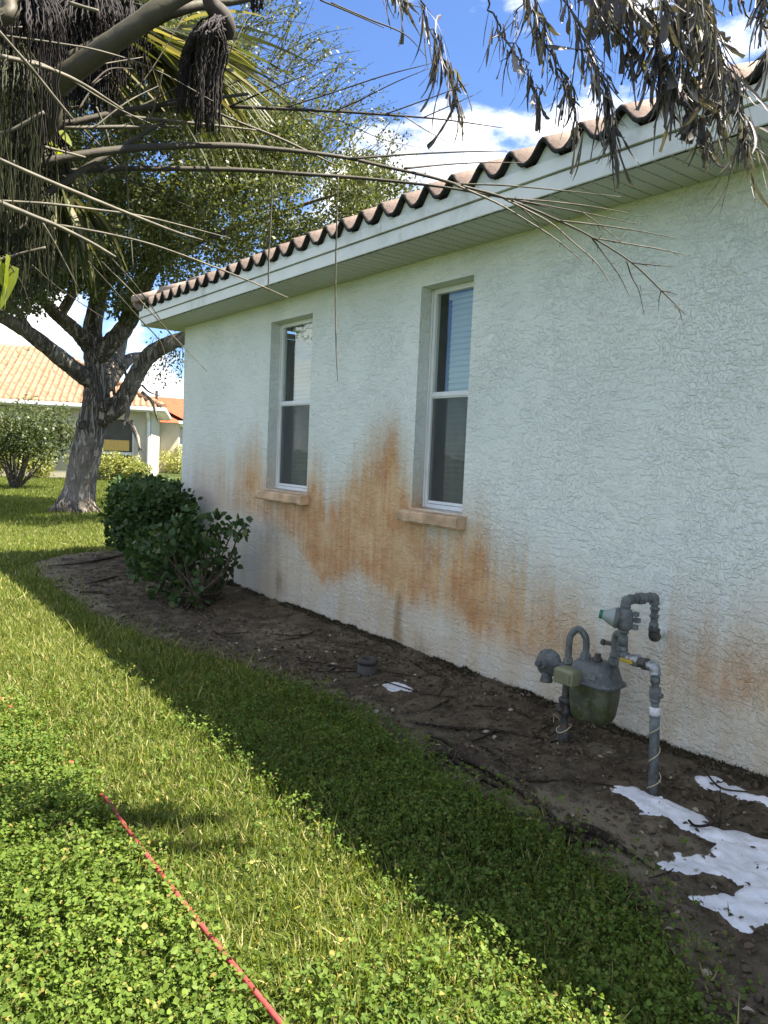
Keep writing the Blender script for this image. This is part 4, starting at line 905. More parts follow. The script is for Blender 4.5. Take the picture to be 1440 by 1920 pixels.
twigs = [[(560, 1248, 3), (600, 1250, 4), (640, 1256, 4), (672, 1262, 3)], [(590, 1264, 2), (630, 1266, 3), (668, 1267, 3)], [(700, 1262, 3), (735, 1268, 3), (770, 1272, 2)], [(505, 1196, 2), (550, 1200, 4), (585, 1195, 3)], [(520, 1211, 2), (560, 1205, 4), (590, 1188, 2)], [(805, 1340, 3), (830, 1325, 4), (850, 1315, 2)], [(410, 1196, 2), (440, 1193, 3), (470, 1190, 2)], [(160, 1100, 3), (190, 1096, 6), (220, 1088, 4)], [(150, 1118, 4), (180, 1117, 7), (205, 1119, 3)], [(90, 1066, 2), (150, 1062, 4), (200, 1052, 5), (225, 1046, 3)], [(900, 1405, 3), (930, 1425, 5), (960, 1450, 3)], [(1320, 1458, 3), (1350, 1490, 4), (1400, 1500, 3)], [(720, 1285, 3), (790, 1305, 3), (850, 1315, 3)], [(820, 1312, 4), (835, 1290, 4), (828, 1275, 2)], [(1005, 1385, 2), (1030, 1365, 4), (1045, 1355, 2)], [(760, 1240, 2), (800, 1262, 3), (840, 1285, 2)], [(1215, 1660, 2), (1250, 1650, 4), (1262, 1640, 2)], [(1180, 1700, 3), (1220, 1715, 4), (1270, 1735, 2)], [(885, 1330, 3), (940, 1335, 3), (1000, 1350, 2)], [(640, 1215, 2), (690, 1222, 3), (730, 1236, 2)]]
twig_labels = ['thin twig reaching the sprinkler collar from the far side', 'short twig just below the one reaching the sprinkler collar', 'twig running from the sprinkler collar toward the wall', 'twig on pale sand between the shrub and the collar', 'crossed twig on the sand just below the other one', 'stubby twig left of the long straight stick', 'small twig on the soil below the leafy shrub', 'dark twig on the bed below the far hedge', 'dark twig nearest the tip of the bed', 'long pale twig at the far rounded end of the bed', 'thin twig crossing beside the exposed root', 'twig on the thin foam streak by the wall', 'twig leaving the tiny foam patch toward the riser', 'short twig standing out above the tiny foam patch', 'small twig at the foot of the gas riser', 'twig by the wall foot below the narrow window', 'tiny twig at the rim of the large foam puddle', 'twig just below the left lobe of the large foam puddle', 'thin twig between wall foot and long straight stick', 'twig close to the wall foot behind the sprinkler collar']
for t, lb in zip(twigs, twig_labels): ground_stick('twig', t, lb, 'twig', 'twigs scattered on the soil', n=6)

FOAMS = []
def foam(name, poly, lab, h=.016):
    pts = np.array([PG(*q)[:2] for q in poly]); FOAMS.append(pts); c = pts.mean(0); st = .009
    x0, y0 = pts.min(0)-.05; x1, y1 = pts.max(0)+.05; X, Y = np.meshgrid(np.arange(x0, x1, st), np.arange(y0, y1, st))
    Xd = X+.07*(fbm(X*11, Y*11, 4, 31)-.5)+.03*(fbm(X*45, Y*45, 2, 32)-.5); Yd = Y+.07*(fbm(X*11, Y*11, 4, 41)-.5)+.03*(fbm(X*45, Y*45, 2, 42)-.5)
    ins = in_poly(Xd.ravel(), Yd.ravel(), pts).reshape(X.shape).astype(float)
    d = ins.copy()
    for k in range(4): d[1:-1, 1:-1] = (d[1:-1, 1:-1]*2+d[:-2, 1:-1]+d[2:, 1:-1]+d[1:-1, :-2]+d[1:-1, 2:])/6*(ins[1:-1, 1:-1] > 0)
    for k in range(3): d[1:-1, 1:-1] = (d[1:-1, 1:-1]*2+d[:-2, 1:-1]+d[2:, 1:-1]+d[1:-1, :-2]+d[1:-1, 2:])/6
    d = d-.45*sstep(.27, .17, fbm(X*16, Y*16, 4, 51))
    Z = bed_h(X, Y)-.012+(h+.012)*np.clip(d, 0, 1)**.6*(.8+.35*fbm(X*22, Y*22, 2, 61))
    grow = ins.copy()
    for k in range(2): grow[1:-1, 1:-1] = np.maximum.reduce([grow[1:-1, 1:-1], grow[:-2, 1:-1], grow[2:, 1:-1], grow[1:-1, :-2], grow[1:-1, 2:]])
    keep = grow > 0; idx = -np.ones(X.shape, int); idx[keep] = np.arange(keep.sum())
    a, b, e, f = idx[:-1, :-1], idx[:-1, 1:], idx[1:, 1:], idx[1:, :-1]; ok = (a >= 0) & (b >= 0) & (e >= 0) & (f >= 0)
    np_mesh(name, np.stack([X[keep], Y[keep], Z[keep]], -1), np.stack([a[ok], b[ok], e[ok], f[ok]], -1), M['foam'], smooth=True, attrs={'film': np.clip(d, 0, 1)[keep]}, label=lab, cat='foam', group='soap foam on the soil')
foam('soap_foam', [(1140, 1470), (1165, 1472), (1215, 1490), (1250, 1497), (1300, 1520), (1345, 1555), (1400, 1560), (1470, 1585), (1600, 1640), (1600, 1790), (1440, 1745), (1400, 1765), (1375, 1755), (1350, 1725), (1320, 1718), (1278, 1698), (1290, 1688), (1370, 1680), (1380, 1665), (1300, 1655), (1222, 1637), (1230, 1622), (1275, 1605), (1335, 1608), (1345, 1590), (1265, 1560), (1250, 1545), (1205, 1535), (1180, 1515), (1150, 1490)], 'large white puddle of soap foam spreading from the pipe foot', .0035)
foam('soap_foam', [(1295, 1458), (1330, 1462), (1380, 1485), (1440, 1505), (1520, 1535), (1520, 1550), (1440, 1520), (1380, 1502), (1330, 1490), (1300, 1478)], 'thin broken streak of white foam close to the wall', .003)
foam('soap_foam', [(718, 1288), (735, 1282), (755, 1284), (782, 1294), (778, 1300), (750, 1297), (730, 1300)], 'tiny patch of white foam near the sprinkler collar', .004)
M['leaf_litter'] = leafy('dry_litter', (.04, .03, .018), (.17, .125, .08), (.38, .33, .24), .07, .1, .8, .2)
M['moss'] = leafy('moss_fringe', (.035, .03, .018), (.095, .08, .045), None, 0, .15, .9, .1)
M['clod'] = plain('soil_clods', (.085, .066, .042), .95, .4, 20, bump=.004)
def off_foam(x, y, keep=.02):
    r_ = np.ones(len(x), bool)
    for pts in FOAMS: r_ &= ~in_poly(x, y, pts)
    return r_ | (rng.random(len(x)) < keep)
def litter():
    n = 34000; x = rng.uniform(-1.7, -.02, n); y = rng.uniform(.5, 9.6, n)
    dens = np.interp(y, [.5, 1.5, 4, 5, 9.6], [.8, .9, 1.0, .35, .15])*np.where(fbm(x*2.5, y*2.5, 3, 71) > .46, 1, .35)
    ok = (bed_in(x, y) > .03) & (rng.random(n) < dens) & off_foam(x, y, .05); x, y = x[ok], y[ok]; n = len(x)
    pos = np.stack([x, y, bed_h(x, y)+.004+.008*rng.random(n)], -1)
    Rm = rotm(rng.random(n)*6.28, rng.normal(size=n)*.35, rng.normal(size=n)*.5); s = np.stack([.5+.5*rng.random(n), np.ones(n), np.ones(n)*2], -1)*(.006+.036*rng.random(n)**2.6)[:, None]
    V, F = scatter(*LEAF8, pos, Rm, s); np_mesh('leaf_litter', V, F, M['leaf_litter'], label='brown leaf litter strewn over the soil bed', cat='leaf litter', kind='stuff')
    n = 3200; x = rng.uniform(-1.6, -.02, n); y = rng.uniform(.7, 8, n); ok = (bed_in(x, y) > .05) & off_foam(x, y, .012); x, y = x[ok], y[ok]; n = len(x)
    ico = [(0, 0, 1), (.9, 0, .4), (.28, .85, .4), (-.72, .53, .4), (-.72, -.53, .4), (.28, -.85, .4), (.72, .53, -.4), (-.28, .85, -.4), (-.9, 0, -.4), (-.28, -.85, -.4), (.72, -.53, -.4)]
    fc = [(0, 1, 2), (0, 2, 3), (0, 3, 4), (0, 4, 5), (0, 5, 1), (1, 6, 2), (2, 7, 3), (3, 8, 4), (4, 9, 5), (5, 10, 1), (6, 7, 2), (7, 8, 3), (8, 9, 4), (9, 10, 5), (10, 6, 1)]
    V, F = scatter(ico, [fc], np.stack([x, y, bed_h(x, y)+.001], -1), rotm(rng.random(n)*6.28, rng.normal(size=n)*.5, rng.normal(size=n)*.5), (.003+.016*rng.random(n)**2.5)[:, None]*np.stack([1+.6*rng.random(n), np.ones(n), .6+.3*rng.random(n)], -1))
    np_mesh('soil_clods', V, F, M['clod'], label='crumbs and clods of dark soil in the bed', cat='soil', kind='stuff')
    n = 15000; y = rng.uniform(.9, 8.3, n); x = -.005-.07*rng.random(n)**1.6; ok = fbm(y*4, y*0, 3, 81) > .36; x, y = x[ok], y[ok]; n = len(x)
    V, F = scatter(*BLADE, np.stack([x, y, bed_h(x, y)-.004], -1), rotm(rng.random(n)*6.28, rng.normal(size=n)*.35, rng.normal(size=n)*.35), np.stack([.004+.004*rng.random(n), .03*np.ones(n), .008+.020*rng.random(n)**1.5], -1))
    np_mesh('moss_fringe', V, F, M['moss'], label='dark mossy fringe along the foot of the wall', cat='moss', kind='stuff')
litter()

# ------------------------------------------------------------------ garden hose and petals in the lawn
M['hose'] = plain('red_hose', (.34, .055, .05), .6, .25, 30, dark=(.20, .05, .045))
hp = [PG(*q) for q in ((188, 1498), (203, 1515), (236, 1570), (270, 1622), (300, 1665), (325, 1700), (352, 1738), (372, 1762), (400, 1795), (432, 1832), (475, 1872), (520, 1918), (600, 2010), (760, 2200))]+[np.array([-2.467, -.2, 0]), np.array([-2.467, -2.0, 0])]
hs = spline([np.array([-2.467+.010*math.sin(p[1]*2.1), p[1], .046 if i else .012]) for i, p in enumerate(hp)], 6)
MB().tube(hs, .0078, 10).build('garden_hose', M['hose'], smooth=True, label='red garden hose half buried in the weeds', cat='hose')
M['petal'] = plain('red_petal', (.55, .08, .06), .5, .2)
for (a, b), lab in (((137, 1457), 'fallen red petal in the shaded weeds'), ((6, 1332), 'fallen red petal at the left edge of the lawn'), ((22, 1348), 'second fallen red petal beside the one at left edge')):
    p = PG(a, b); p[2] = .06; V, F = scatter(*LEAF8, np.array([p]), rotm(np.array([.5]), np.array([.3]), np.array([.2])), np.array([.024])); np_mesh('petal', V, F, M['petal'], label=lab, cat='petal')

# ------------------------------------------------------------------ lawn
def weed_share(x, y):
    a = sstep(-2.35, -2.55, x+.12*(fbm(x*3, y*3, 2, 91)-.5))*sstep(4.6, 3.4, y)
    b = .75*sstep(-2.0, -1.75, x)*sstep(4.4, 3.2, y); c = sstep(1.75, 1.25, y)*.6
    return np.clip(np.maximum.reduce([a, b, c])+.5*(fbm(x*2.2, y*2.2, 3, 95)-.55), .03, .97)
def in_view(x, y, z=0.05, m=40):
    d = np.stack([x, y, 0*x+z], -1)-CAM; zz = d@fw; u = 720+FOC*(d@rt)/zz; v = 960-FOC*(d@up)/zz
    return (zz > .05) & (u > -m-500) & (u < 1440+m+400) & (v < 1920+1100) & (v > 0)
def in_frame(x, y):
    d = np.stack([x, y, 0*x+.05], -1)-CAM; zz = d@fw; u = 720+FOC*(d@rt)/zz; v = 960-FOC*(d@up)/zz
    return (zz > .3) & (u > -60) & (u < 1500) & (v < 2000)
def lawn_pts(n, x0, x1, y0, y1):
    x = rng.uniform(x0, x1, n); y = rng.uniform(y0, y1, n); ok = in_view(x, y) & (bed_in(x, y) < .05-.10*rng.random(n)**2+.34*rng.random(n)**7) & ~((x > -.05) & (y < 8.7)) & (in_frame(x, y) | (rng.random(n) < .55)); return x[ok], y[ok]
def lawn():
    PX, RM, SC = [], [], []
    for n, x0, x1, y0, y1, w, h in ((155000, -4.6, -.95, -.2, 3.4, .0052, .055), (130000, -4.2, -.9, 3.4, 7.0, .0062, .058), (130000, -3.7, 1.5, 7.0, 13, .010, .062)):
        x, y = lawn_pts(n, x0, x1, y0, y1); ws = weed_share(x, y); ok = rng.random(len(x)) > ws*.72; x, y = x[ok], y[ok]; m = len(x)
        tall = fbm(x*5, y*5, 3, 33)
        PX.append(np.stack([x, y, -.004*np.ones(m)], -1)); RM.append(rotm(rng.random(m)*6.28, rng.normal(size=m)*.5, rng.normal(size=m)*.55))
        hh = h*(.45+.8*rng.random(m))*(.6+.8*tall); hh *= np.where(rng.random(m) < .02, 1.9, 1); SC.append(np.stack([w*(.7+.6*rng.random(m)), hh*(.2+.9*rng.random(m)), hh], -1))
    V, F = scatter(*BLADE, np.concatenate(PX), np.concatenate(RM), np.concatenate(SC)); np_mesh('grass', V, F, M['grass'], label='green lawn grass beside the house', cat='grass', kind='stuff')
    x, y = lawn_pts(150000, -5, 9, 13, 29); m = len(x)
    V, F = scatter([(-.5, 0, 0), (.5, 0, 0), (0, .3, 1)], [[(0, 1, 2)]], np.stack([x, y, 0*x-.004], -1), rotm(rng.random(m)*6.28, rng.normal(size=m)*.4, rng.normal(size=m)*.4), np.stack([.030+.02*rng.random(m), .07*np.ones(m), .06+.05*rng.random(m)], -1))
    np_mesh('grass', V, F, M['grass_far'], label='sun dappled lawn grass around the oak', cat='grass', kind='stuff')
    # broad-leaved ground cover: little rosettes of leaves on short stalks
    x, y = lawn_pts(88000, -4.6, -.95, -.2, 4.8); ws = weed_share(x, y); ok = rng.random(len(x)) < ws; x, y = x[ok], y[ok]; m = len(x); k = 5
    hgt = (.012+.075*rng.random(m)**1.4)*(.35+1.3*fbm(x*5, y*5, 3, 44)); rz = rng.random(m)*6.28
    X = np.repeat(x, k); Y = np.repeat(y, k); Hh = np.repeat(hgt, k); an = np.repeat(rz, k)+np.tile(np.arange(k)*2*np.pi/k, m)+rng.normal(size=m*k)*.35
    sz = (.009+.011*rng.random(m*k)**1.3*np.repeat(.35+1.1*rng.random(m), k))*np.where(X > -1.95, .85, 1.0)
    pos = np.stack([X+.006*rng.normal(size=m*k), Y+.006*rng.normal(size=m*k), Hh+.008*rng.normal(size=m*k)], -1)
    Rm = rotm(an, .10+rng.normal(size=m*k)*.55, rng.normal(size=m*k)*.5)
    sc_ = np.stack([sz*(1.0+.35*rng.random(m*k)), sz, sz*(1+rng.random(m*k))], -1)
    hx_ = np.interp(pos[:, 1], [p[1] for p in hs][::-1], [p[0] for p in hs][::-1]); bury = fbm(pos[:, 1]*6, pos[:, 1]*0, 2, 99) > .43
    ok = (np.abs(pos[:, 0]-hx_-.004) > .024) | bury | (pos[:, 1] > 2.9); pos, Rm, sc_ = pos[ok], Rm[ok], sc_[ok]
    V, F = scatter(*LEAF8, pos, Rm, sc_); np_mesh('ground_cover', V, F, M['weed'], label='small-leaved green weeds covering the near lawn', cat='weeds', kind='stuff')
    # stray weeds at the ragged edge of the bed
lawn()

# ------------------------------------------------------------------ half-dead fishtail palm overhead
M['dry_stalk'] = plain('dry_frond_stalk', (.055, .047, .033), .75, .3, 25, bump=.002, dark=(.035, .028, .02))
M['pale_stalk'] = plain('bleached_stalk', (.125, .112, .082), .7, .4, 30, dark=(.045, .038, .027))
M['dark_stalk'] = plain('dark_dry_stalk', (.04, .033, .027), .8, .35, 25, dark=(.08, .066, .05))
M['petiole'] = plain('palm_petiole', (.06, .052, .03), .6, .25, 14, bump=.002, dark=(.05, .045, .03))
M['dry_leaf'] = leafy('dry_palm_leaf', (.040, .035, .036), (.125, .112, .11), (.32, .295, .28), .13, .18, .5, .4, 3)
M['green_frond'] = leafy('palm_leaf_strips', (.035, .045, .014), (.105, .115, .038), (.24, .21, .10), .2, .35, .5, .35, 3)
M['lime_leaf'] = leafy('lime_leaf', (.17, .22, .02), (.30, .34, .05), None, 0, .5, .5)
M['flower_dark'] = plain('dry_flower_strings', (.016, .012, .011), .8, .4, 40, bump=.003, dark=(.035, .028, .025))
M['flower_green'] = leafy('flower_strings', (.018, .019, .009), (.055, .06, .024), None, 0, .15, .6, .25, 5)
palm = empty('palm_tree', (-3.45, 1.75, 0), label='half-dead palm overhead with bare arching stalks and hanging dry fronds', cat='palm')
CRN = np.array([-3.40, 1.78, 2.15])
MB().tube(spline([(-3.47, 1.75, -.05), (-3.45, 1.75, .8), (-3.43, 1.77, 1.6), (-3.38, 1.8, 2.7)], 6), [.11]*10+[.10]*9, 14).build('trunk', M['bark'], palm, smooth=True)
def stalk(pts, mat='dry_stalk', name='frond_stalk', kids=(), n=7, par=None, root=False):
    thin = .66 if mat == 'petiole' else .62
    q = [np.append(P(x, y, D), thin*w*D/FOC/2) for x, y, D, w in pts]
    if root: q = [np.append(CRN+rng.normal(size=3)*.06, q[0][3]*1.2)]+q
    s = spline(q, 6); o = MB().tube([a[:3] for a in s], [max(a[3]*(1+.03*rng.normal()), .0007) for a in s], n).build(name, M[mat], par or palm, smooth=True)
    for kd in kids:
        mt = mat; kk = kd
        if isinstance(kd[0], str): mt, kk = kd[0], kd[1:]
        s2 = spline([np.append(P(x, y, D), .72*w*D/FOC/2) for x, y, D, w in kk], 5)
        m_ = MB().tube([a[:3] for a in s2], [max(a[3], .0006) for a in s2], 5)
        for i in range(1, len(s2)):                           # little scars and stubs where leaflets dropped off
            if rng.random() < .45:
                d = s2[i][:3]-s2[i-1][:3]; d /= np.linalg.norm(d)+1e-9; e = d*.9+rng.normal(size=3)*.45; l = .004+.014*rng.random()**2
                m_.tube([s2[i][:3], s2[i][:3]+e*l], [max(s2[i][3]*.7, .0006), .0004], 3)
        m_.build('side_stalk', M[mt], o, smooth=True)
    return o
# stout green-brown petioles at the top left
stalk([(40, 240, 1.75, 60), (100, 165, 1.72, 56), (190, 95, 1.7, 50), (260, 45, 1.7, 46), (330, -5, 1.72, 42), (460, -70, 1.8, 34)], 'petiole', root=True, n=10)
stalk([(120, 120, 1.95, 40), (250, 55, 2.0, 36), (330, 20, 2.0, 28), (400, 5, 2.05, 22), (470, -5, 2.1, 18), (640, -60, 2.2, 12)], 'petiole', n=8)
stalk([(-40, 30, 1.6, 36), (20, -5, 1.62, 34), (80, -50, 1.65, 30)], 'petiole', root=True, n=8)
# bare arching stalks, traced one by one
stalk([(0, 262, 1.9, 20), (70, 245, 1.9, 20), (135, 230, 1.92, 18), (200, 215, 1.95, 16), (280, 200, 2.0, 13), (380, 187, 2.05, 10), (465, 176, 2.1, 8)], root=True, kids=[[(255, 204, 2, 6), (330, 165, 2.05, 4), (420, 110, 2.1, 3), (463, 35, 2.2, 1.5)], [(290, 198, 2, 5), (395, 160, 2.0, 3), (425, 95, 2.0, 2)], [(200, 215, 1.95, 5), (270, 150, 2.0, 3), (345, 30, 2.1, 2)]])
stalk([(0, 405, 1.75, 22), (50, 383, 1.76, 20), (100, 355, 1.78, 19), (160, 315, 1.8, 17), (220, 280, 1.84, 14), (270, 250, 1.88, 11), (312, 227, 1.9, 9)], root=True)
stalk([(-5, 333, 1.75, 26), (70, 308, 1.76, 24), (150, 291, 1.78, 22), (240, 279, 1.82, 20), (350, 273, 1.88, 17), (440, 273, 1.92, 15), (500, 278, 1.96, 13), (580, 286, 2.0, 11), (650, 296, 2.05, 10), (720, 312, 2.1, 9), (800, 330, 2.15, 9), (870, 350, 2.2, 8), (945, 371, 2.25, 7), (1050, 415, 2.3, 6), (1112, 446, 2.33, 5), (1185, 493, 2.38, 4.5), (1240, 545, 2.42, 4), (1285, 590, 2.45, 2)], root=True, kids=[
    [(655, 298, 2.05, 7), (760, 290, 2.1, 5), (860, 285, 2.15, 4), (950, 283, 2.2, 2)],
    [(758, 316, 2.1, 6), (830, 309, 2.2, 4), (900, 305, 2.25, 3), (975, 305, 2.3, 1.5)],
    ['pale_stalk', (860, 345, 2.2, 5), (950, 348, 2.15, 4), (1060, 358, 2.1, 3), (1163, 369, 2.05, 1.5)],
    ['pale_stalk', (950, 372, 2.25, 5), (1030, 378, 2.2, 4), (1100, 386, 2.2, 3), (1178, 399, 2.15, 1.5)],
    [(945, 371, 2.25, 5), (1020, 385, 2.3, 4), (1100, 400, 2.35, 3), (1190, 419, 2.4, 1.5)],
    ['pale_stalk', (1050, 414, 2.3, 5), (1120, 422, 2.25, 4), (1190, 432, 2.2, 3), (1265, 446, 2.15, 1.5)],
    ['pale_stalk', (1110, 446, 2.33, 4), (1170, 456, 2.3, 3.5), (1240, 468, 2.3, 3), (1290, 479, 2.3, 1.2)],
    [(1185, 493, 2.38, 3), (1225, 497, 2.35, 2.5), (1262, 500, 2.35, 1.2)],
    [(1240, 545, 2.42, 3), (1258, 549, 2.42, 2), (1270, 553, 2.42, 1)], [(1240, 545, 2.42, 3), (1236, 560, 2.42, 2), (1235, 584, 2.42, 1)], [(1265, 575, 2.43, 2.5), (1275, 584, 2.43, 2), (1279, 606, 2.43, 1)],
    [(1175, 490, 2.38, 3.5), (1185, 520, 2.4, 3), (1198, 545, 2.4, 2.2), (1208, 592, 2.4, 1)], [(1200, 535, 2.4, 2), (1203, 548, 2.4, 1)],
    ['pale_stalk', (850, 345, 2.18, 6), (930, 380, 2.2, 5), (985, 412, 2.22, 4), (1040, 447, 2.25, 3.5), (1090, 488, 2.28, 1.5)],
    ['pale_stalk', (945, 373, 2.25, 5), (990, 395, 2.25, 5), (1035, 420, 2.27, 4), (1075, 455, 2.3, 3.5), (1120, 495, 2.32, 3), (1148, 538, 2.33, 1.2)],
    [(1110, 447, 2.33, 4), (1135, 480, 2.34, 3), (1160, 515, 2.35, 2.5), (1180, 555, 2.36, 1)],
    [(1090, 397, 2.3, 3), (1130, 425, 2.3, 2.5), (1163, 454, 2.3, 1.5)],
    [(960, 375, 2.25, 4), (1000, 410, 2.27, 3), (1012, 425, 2.28, 1)]])
stalk([(0, 345, 1.95, 16), (90, 326, 1.96, 16), (170, 319, 1.98, 15), (250, 316, 2.0, 14), (400, 317, 2.05, 13), (480, 320, 2.08, 12), (550, 325, 2.1, 11), (640, 331, 2.14, 10), (720, 338, 2.18, 9), (840, 352, 2.22, 7), (950, 372, 2.28, 5), (1040, 392, 2.32, 2)], root=True)
stalk([(90, 222, 2.2, 12), (210, 214, 2.2, 12), (330, 204, 2.22, 11), (425, 200, 2.25, 10), (530, 204, 2.28, 9), (630, 209, 2.3, 7), (720, 215, 2.32, 6), (830, 224, 2.36, 4), (945, 240, 2.4, 2)], 'dark_stalk', root=True, kids=[
    [(530, 203, 2.28, 4), (620, 175, 2.3, 3.5), (720, 142, 2.3, 3), (812, 118, 2.3, 1.5)], [(630, 208, 2.3, 4), (680, 185, 2.3, 3), (740, 155, 2.3, 2.5), (805, 128, 2.3, 1.2)],
    [(720, 215, 2.32, 3.5), (790, 190, 2.33, 3), (880, 157, 2.35, 1.5)], [(795, 220, 2.34, 3), (840, 200, 2.34, 2.5), (893, 176, 2.34, 1)], [(430, 200, 2.25, 5), (500, 170, 2.2, 4), (580, 138, 2.2, 1.5)], [(410, 168, 2.2, 4), (450, 150, 2.2, 3), (490, 134, 2.2, 1)],
    ['pale_stalk', (760, 219, 2.33, 3), (800, 245, 2.33, 2.5), (868, 282, 2.33, 1)], ['pale_stalk', (560, 205, 2.3, 3), (640, 228, 2.3, 2.5), (720, 262, 2.3, 2), (805, 280, 2.3, 1)]])
# pale bleached sticks
PALE = [[(-5, 55, 1.35, 7), (60, 130, 1.38, 8), (100, 180, 1.4, 8), (136, 223, 1.42, 6)], [(-5, 297, 1.2, 9), (80, 335, 1.22, 11), (170, 372, 1.25, 10), (260, 408, 1.3, 8), (330, 435, 1.35, 7), (380, 450, 1.4, 4)],
        [(375, 197, 2.0, 6), (450, 230, 2.0, 7), (530, 262, 2.02, 7), (630, 310, 2.05, 4)], [(-5, 376, 1.5, 5), (90, 382, 1.52, 7), (180, 393, 1.55, 6), (280, 408, 1.6, 5), (430, 446, 1.7, 2)],
        [(-5, 378, 1.45, 14), (60, 405, 1.46, 13), (110, 425, 1.48, 11), (170, 455, 1.5, 10), (217, 482, 1.5, 6)], [(110, 422, 1.5, 7), (200, 438, 1.52, 6), (290, 460, 1.56, 5), (400, 500, 1.6, 5), (480, 532, 1.65, 4), (540, 558, 1.7, 2)],
        [(-5, 103, 1.55, 8), (40, 112, 1.56, 7), (95, 128, 1.58, 6), (215, 200, 1.65, 4), (300, 240, 1.7, 3)], [(0, 105, 1.5, 12), (80, 125, 1.55, 10), (150, 155, 1.6, 9), (230, 205, 1.65, 5)],
        [(0, 66, 1.6, 5), (100, 80, 1.62, 5), (190, 96, 1.65, 4), (290, 130, 1.7, 3), (400, 190, 1.75, 2)], [(120, 240, 1.85, 9), (240, 238, 1.9, 10), (340, 238, 1.95, 7)], [(235, 218, 1.9, 8), (300, 225, 1.92, 9), (400, 235, 1.95, 7), (480, 244, 2.0, 4)],
        [(-5, 252, 1.55, 8), (30, 240, 1.55, 9), (83, 210, 1.55, 9)], [(-5, 488, 1.6, 7), (40, 475, 1.6, 7), (86, 464, 1.6, 8)], [(130, 5, 1.2, 9), (160, 14, 1.2, 8), (185, 21, 1.2, 8)], [(-5, 54, 1.7, 5), (42, 51, 1.7, 5)],
        [(30, 265, 1.7, 8), (70, 272, 1.7, 8), (160, 295, 1.75, 5)], [(80, 418, 1.55, 6), (110, 470, 1.58, 5), (148, 542, 1.6, 2)], [(165, 490, 1.7, 4), (215, 545, 1.75, 4), (262, 598, 1.8, 4), (300, 640, 1.85, 3), (310, 680, 1.85, 2), (295, 705, 1.85, 1)],
        [(190, 490, 1.75, 4), (250, 550, 1.8, 4), (320, 625, 1.9, 3), (388, 696, 2.0, 1.5)], [(5, 480, 1.5, 4), (40, 530, 1.52, 3), (62, 590, 1.55, 2)], [(60, 497, 1.6, 4), (110, 540, 1.65, 3), (200, 600, 1.7, 1.5)], [(180, 200, 1.9, 5), (195, 235, 1.9, 5), (207, 275, 1.9, 4)], [(305, 130, 1.9, 4), (290, 200, 1.9, 5), (272, 236, 1.9, 4)], [(22, 0, 1.6, 4), (22, 60, 1.6, 4), (26, 105, 1.6, 3)], [(26, 300, 1.6, 4), (28, 340, 1.6, 4), (30, 378, 1.6, 3)], [(600, 0, 2.2, 4), (660, 25, 2.2, 3.5), (720, 52, 2.2, 2)], [(620, 5, 2.3, 4), (690, 35, 2.3, 4), (760, 65, 2.35, 3), (800, 108, 2.4, 1.5)]]
for i, t in enumerate(PALE): stalk(t, 'pale_stalk' if i not in (17, 19, 20, 25, 26) else 'dry_stalk', 'dry_stick', n=6)
for i in range(26):                                          # tangle of thinner crossing sticks near the crown
    a, b = rng.uniform(-20, 180), rng.uniform(150, 430); an = rng.normal()*.55; L = rng.uniform(80, 330); D = 1.7+.5*rng.random()
    c_, d_ = a+L*math.cos(an), b+L*math.sin(an)
    stalk([(a, b, D, 5), ((a+c_)/2+rng.normal()*6, (b+d_)/2-8+rng.normal()*6, D+.05, 4), (c_, d_, D+.1+.2*rng.random(), 1.5)], ('dry_stalk', 'dark_stalk', 'pale_stalk')[i % 3], 'dry_stick', n=5)
# three long threads that hang straight down
for t in ([(235, 270, 1.85, 3), (238, 340, 1.85, 4), (244, 430, 1.85, 4), (250, 505, 1.85, 2)], [(511, 325, 2.08, 3), (508, 400, 2.08, 4.5), (504, 480, 2.08, 5), (503, 546, 2.08, 4)], [(634, 332, 2.13, 3), (631, 430, 2.13, 4.5), (629, 530, 2.13, 4.5), (630, 640, 2.13, 4), (633, 715, 2.13, 2)]):
    stalk(t, 'pale_stalk', 'hanging_thread', n=5)
# flower clusters: mops of beaded strings
def mop(top, strands, mat, name='flower_cluster', bead=.5, w=3.2, n=4):
    m_ = MB()
    for pts in strands:
        q = [np.append(P(x, y, D), w*D/FOC/2) for x, y, D in pts]; s = spline(q, 9)
        m_.tube([a[:3]+rng.normal(size=3)*.0012 for a in s], [a[3]*(1+bead*(1 if i % 2 else -.6)*rng.random()) for i, a in enumerate(s)], n, False)
    o = m_.build(name, M[mat], palm, smooth=True); o['kind'] = 'stuff'
    if top:
        q = [np.append(P(x, y, D), w_*D/FOC/2) for x, y, D, w_ in top]; s = spline(q, 6); MB().tube([a[:3] for a in s], [a[3] for a in s], 8).build('stalk', M['dark_stalk'], o, smooth=True)
    return o
st = []
for i in range(170):
    t = rng.random(); x0 = 400+28*rng.random(); y0 = 25+40*rng.random(); D = 1.9+.10*rng.normal(); xm = 340+88*t; xe = 337+72*t+6*rng.normal(); ym = 50+30*abs(t-.6)+12*rng.random()
    st.append([(x0, y0, 1.9), ((x0+xm)/2-4, (y0+ym)/2-4*rng.random(), D), (xm, ym+28, D), (xe+3, ym+80, D), (xe, 165+70*rng.random()+ (18 if t > .4 else -20), D)])
mop([(388, -20, 1.9, 20), (398, 10, 1.9, 26), (415, 30, 1.9, 30), (427, 52, 1.9, 26), (428, 75, 1.9, 14)], st, 'flower_dark', w=3.0)
st = []
for i in range(10): a = 470+30*rng.random(); st.append([(486, -25, 2.0), (a, -5, 2.0), (a+rng.normal()*3, 10+14*rng.random(), 2.0)])
mop(None, st, 'flower_dark')
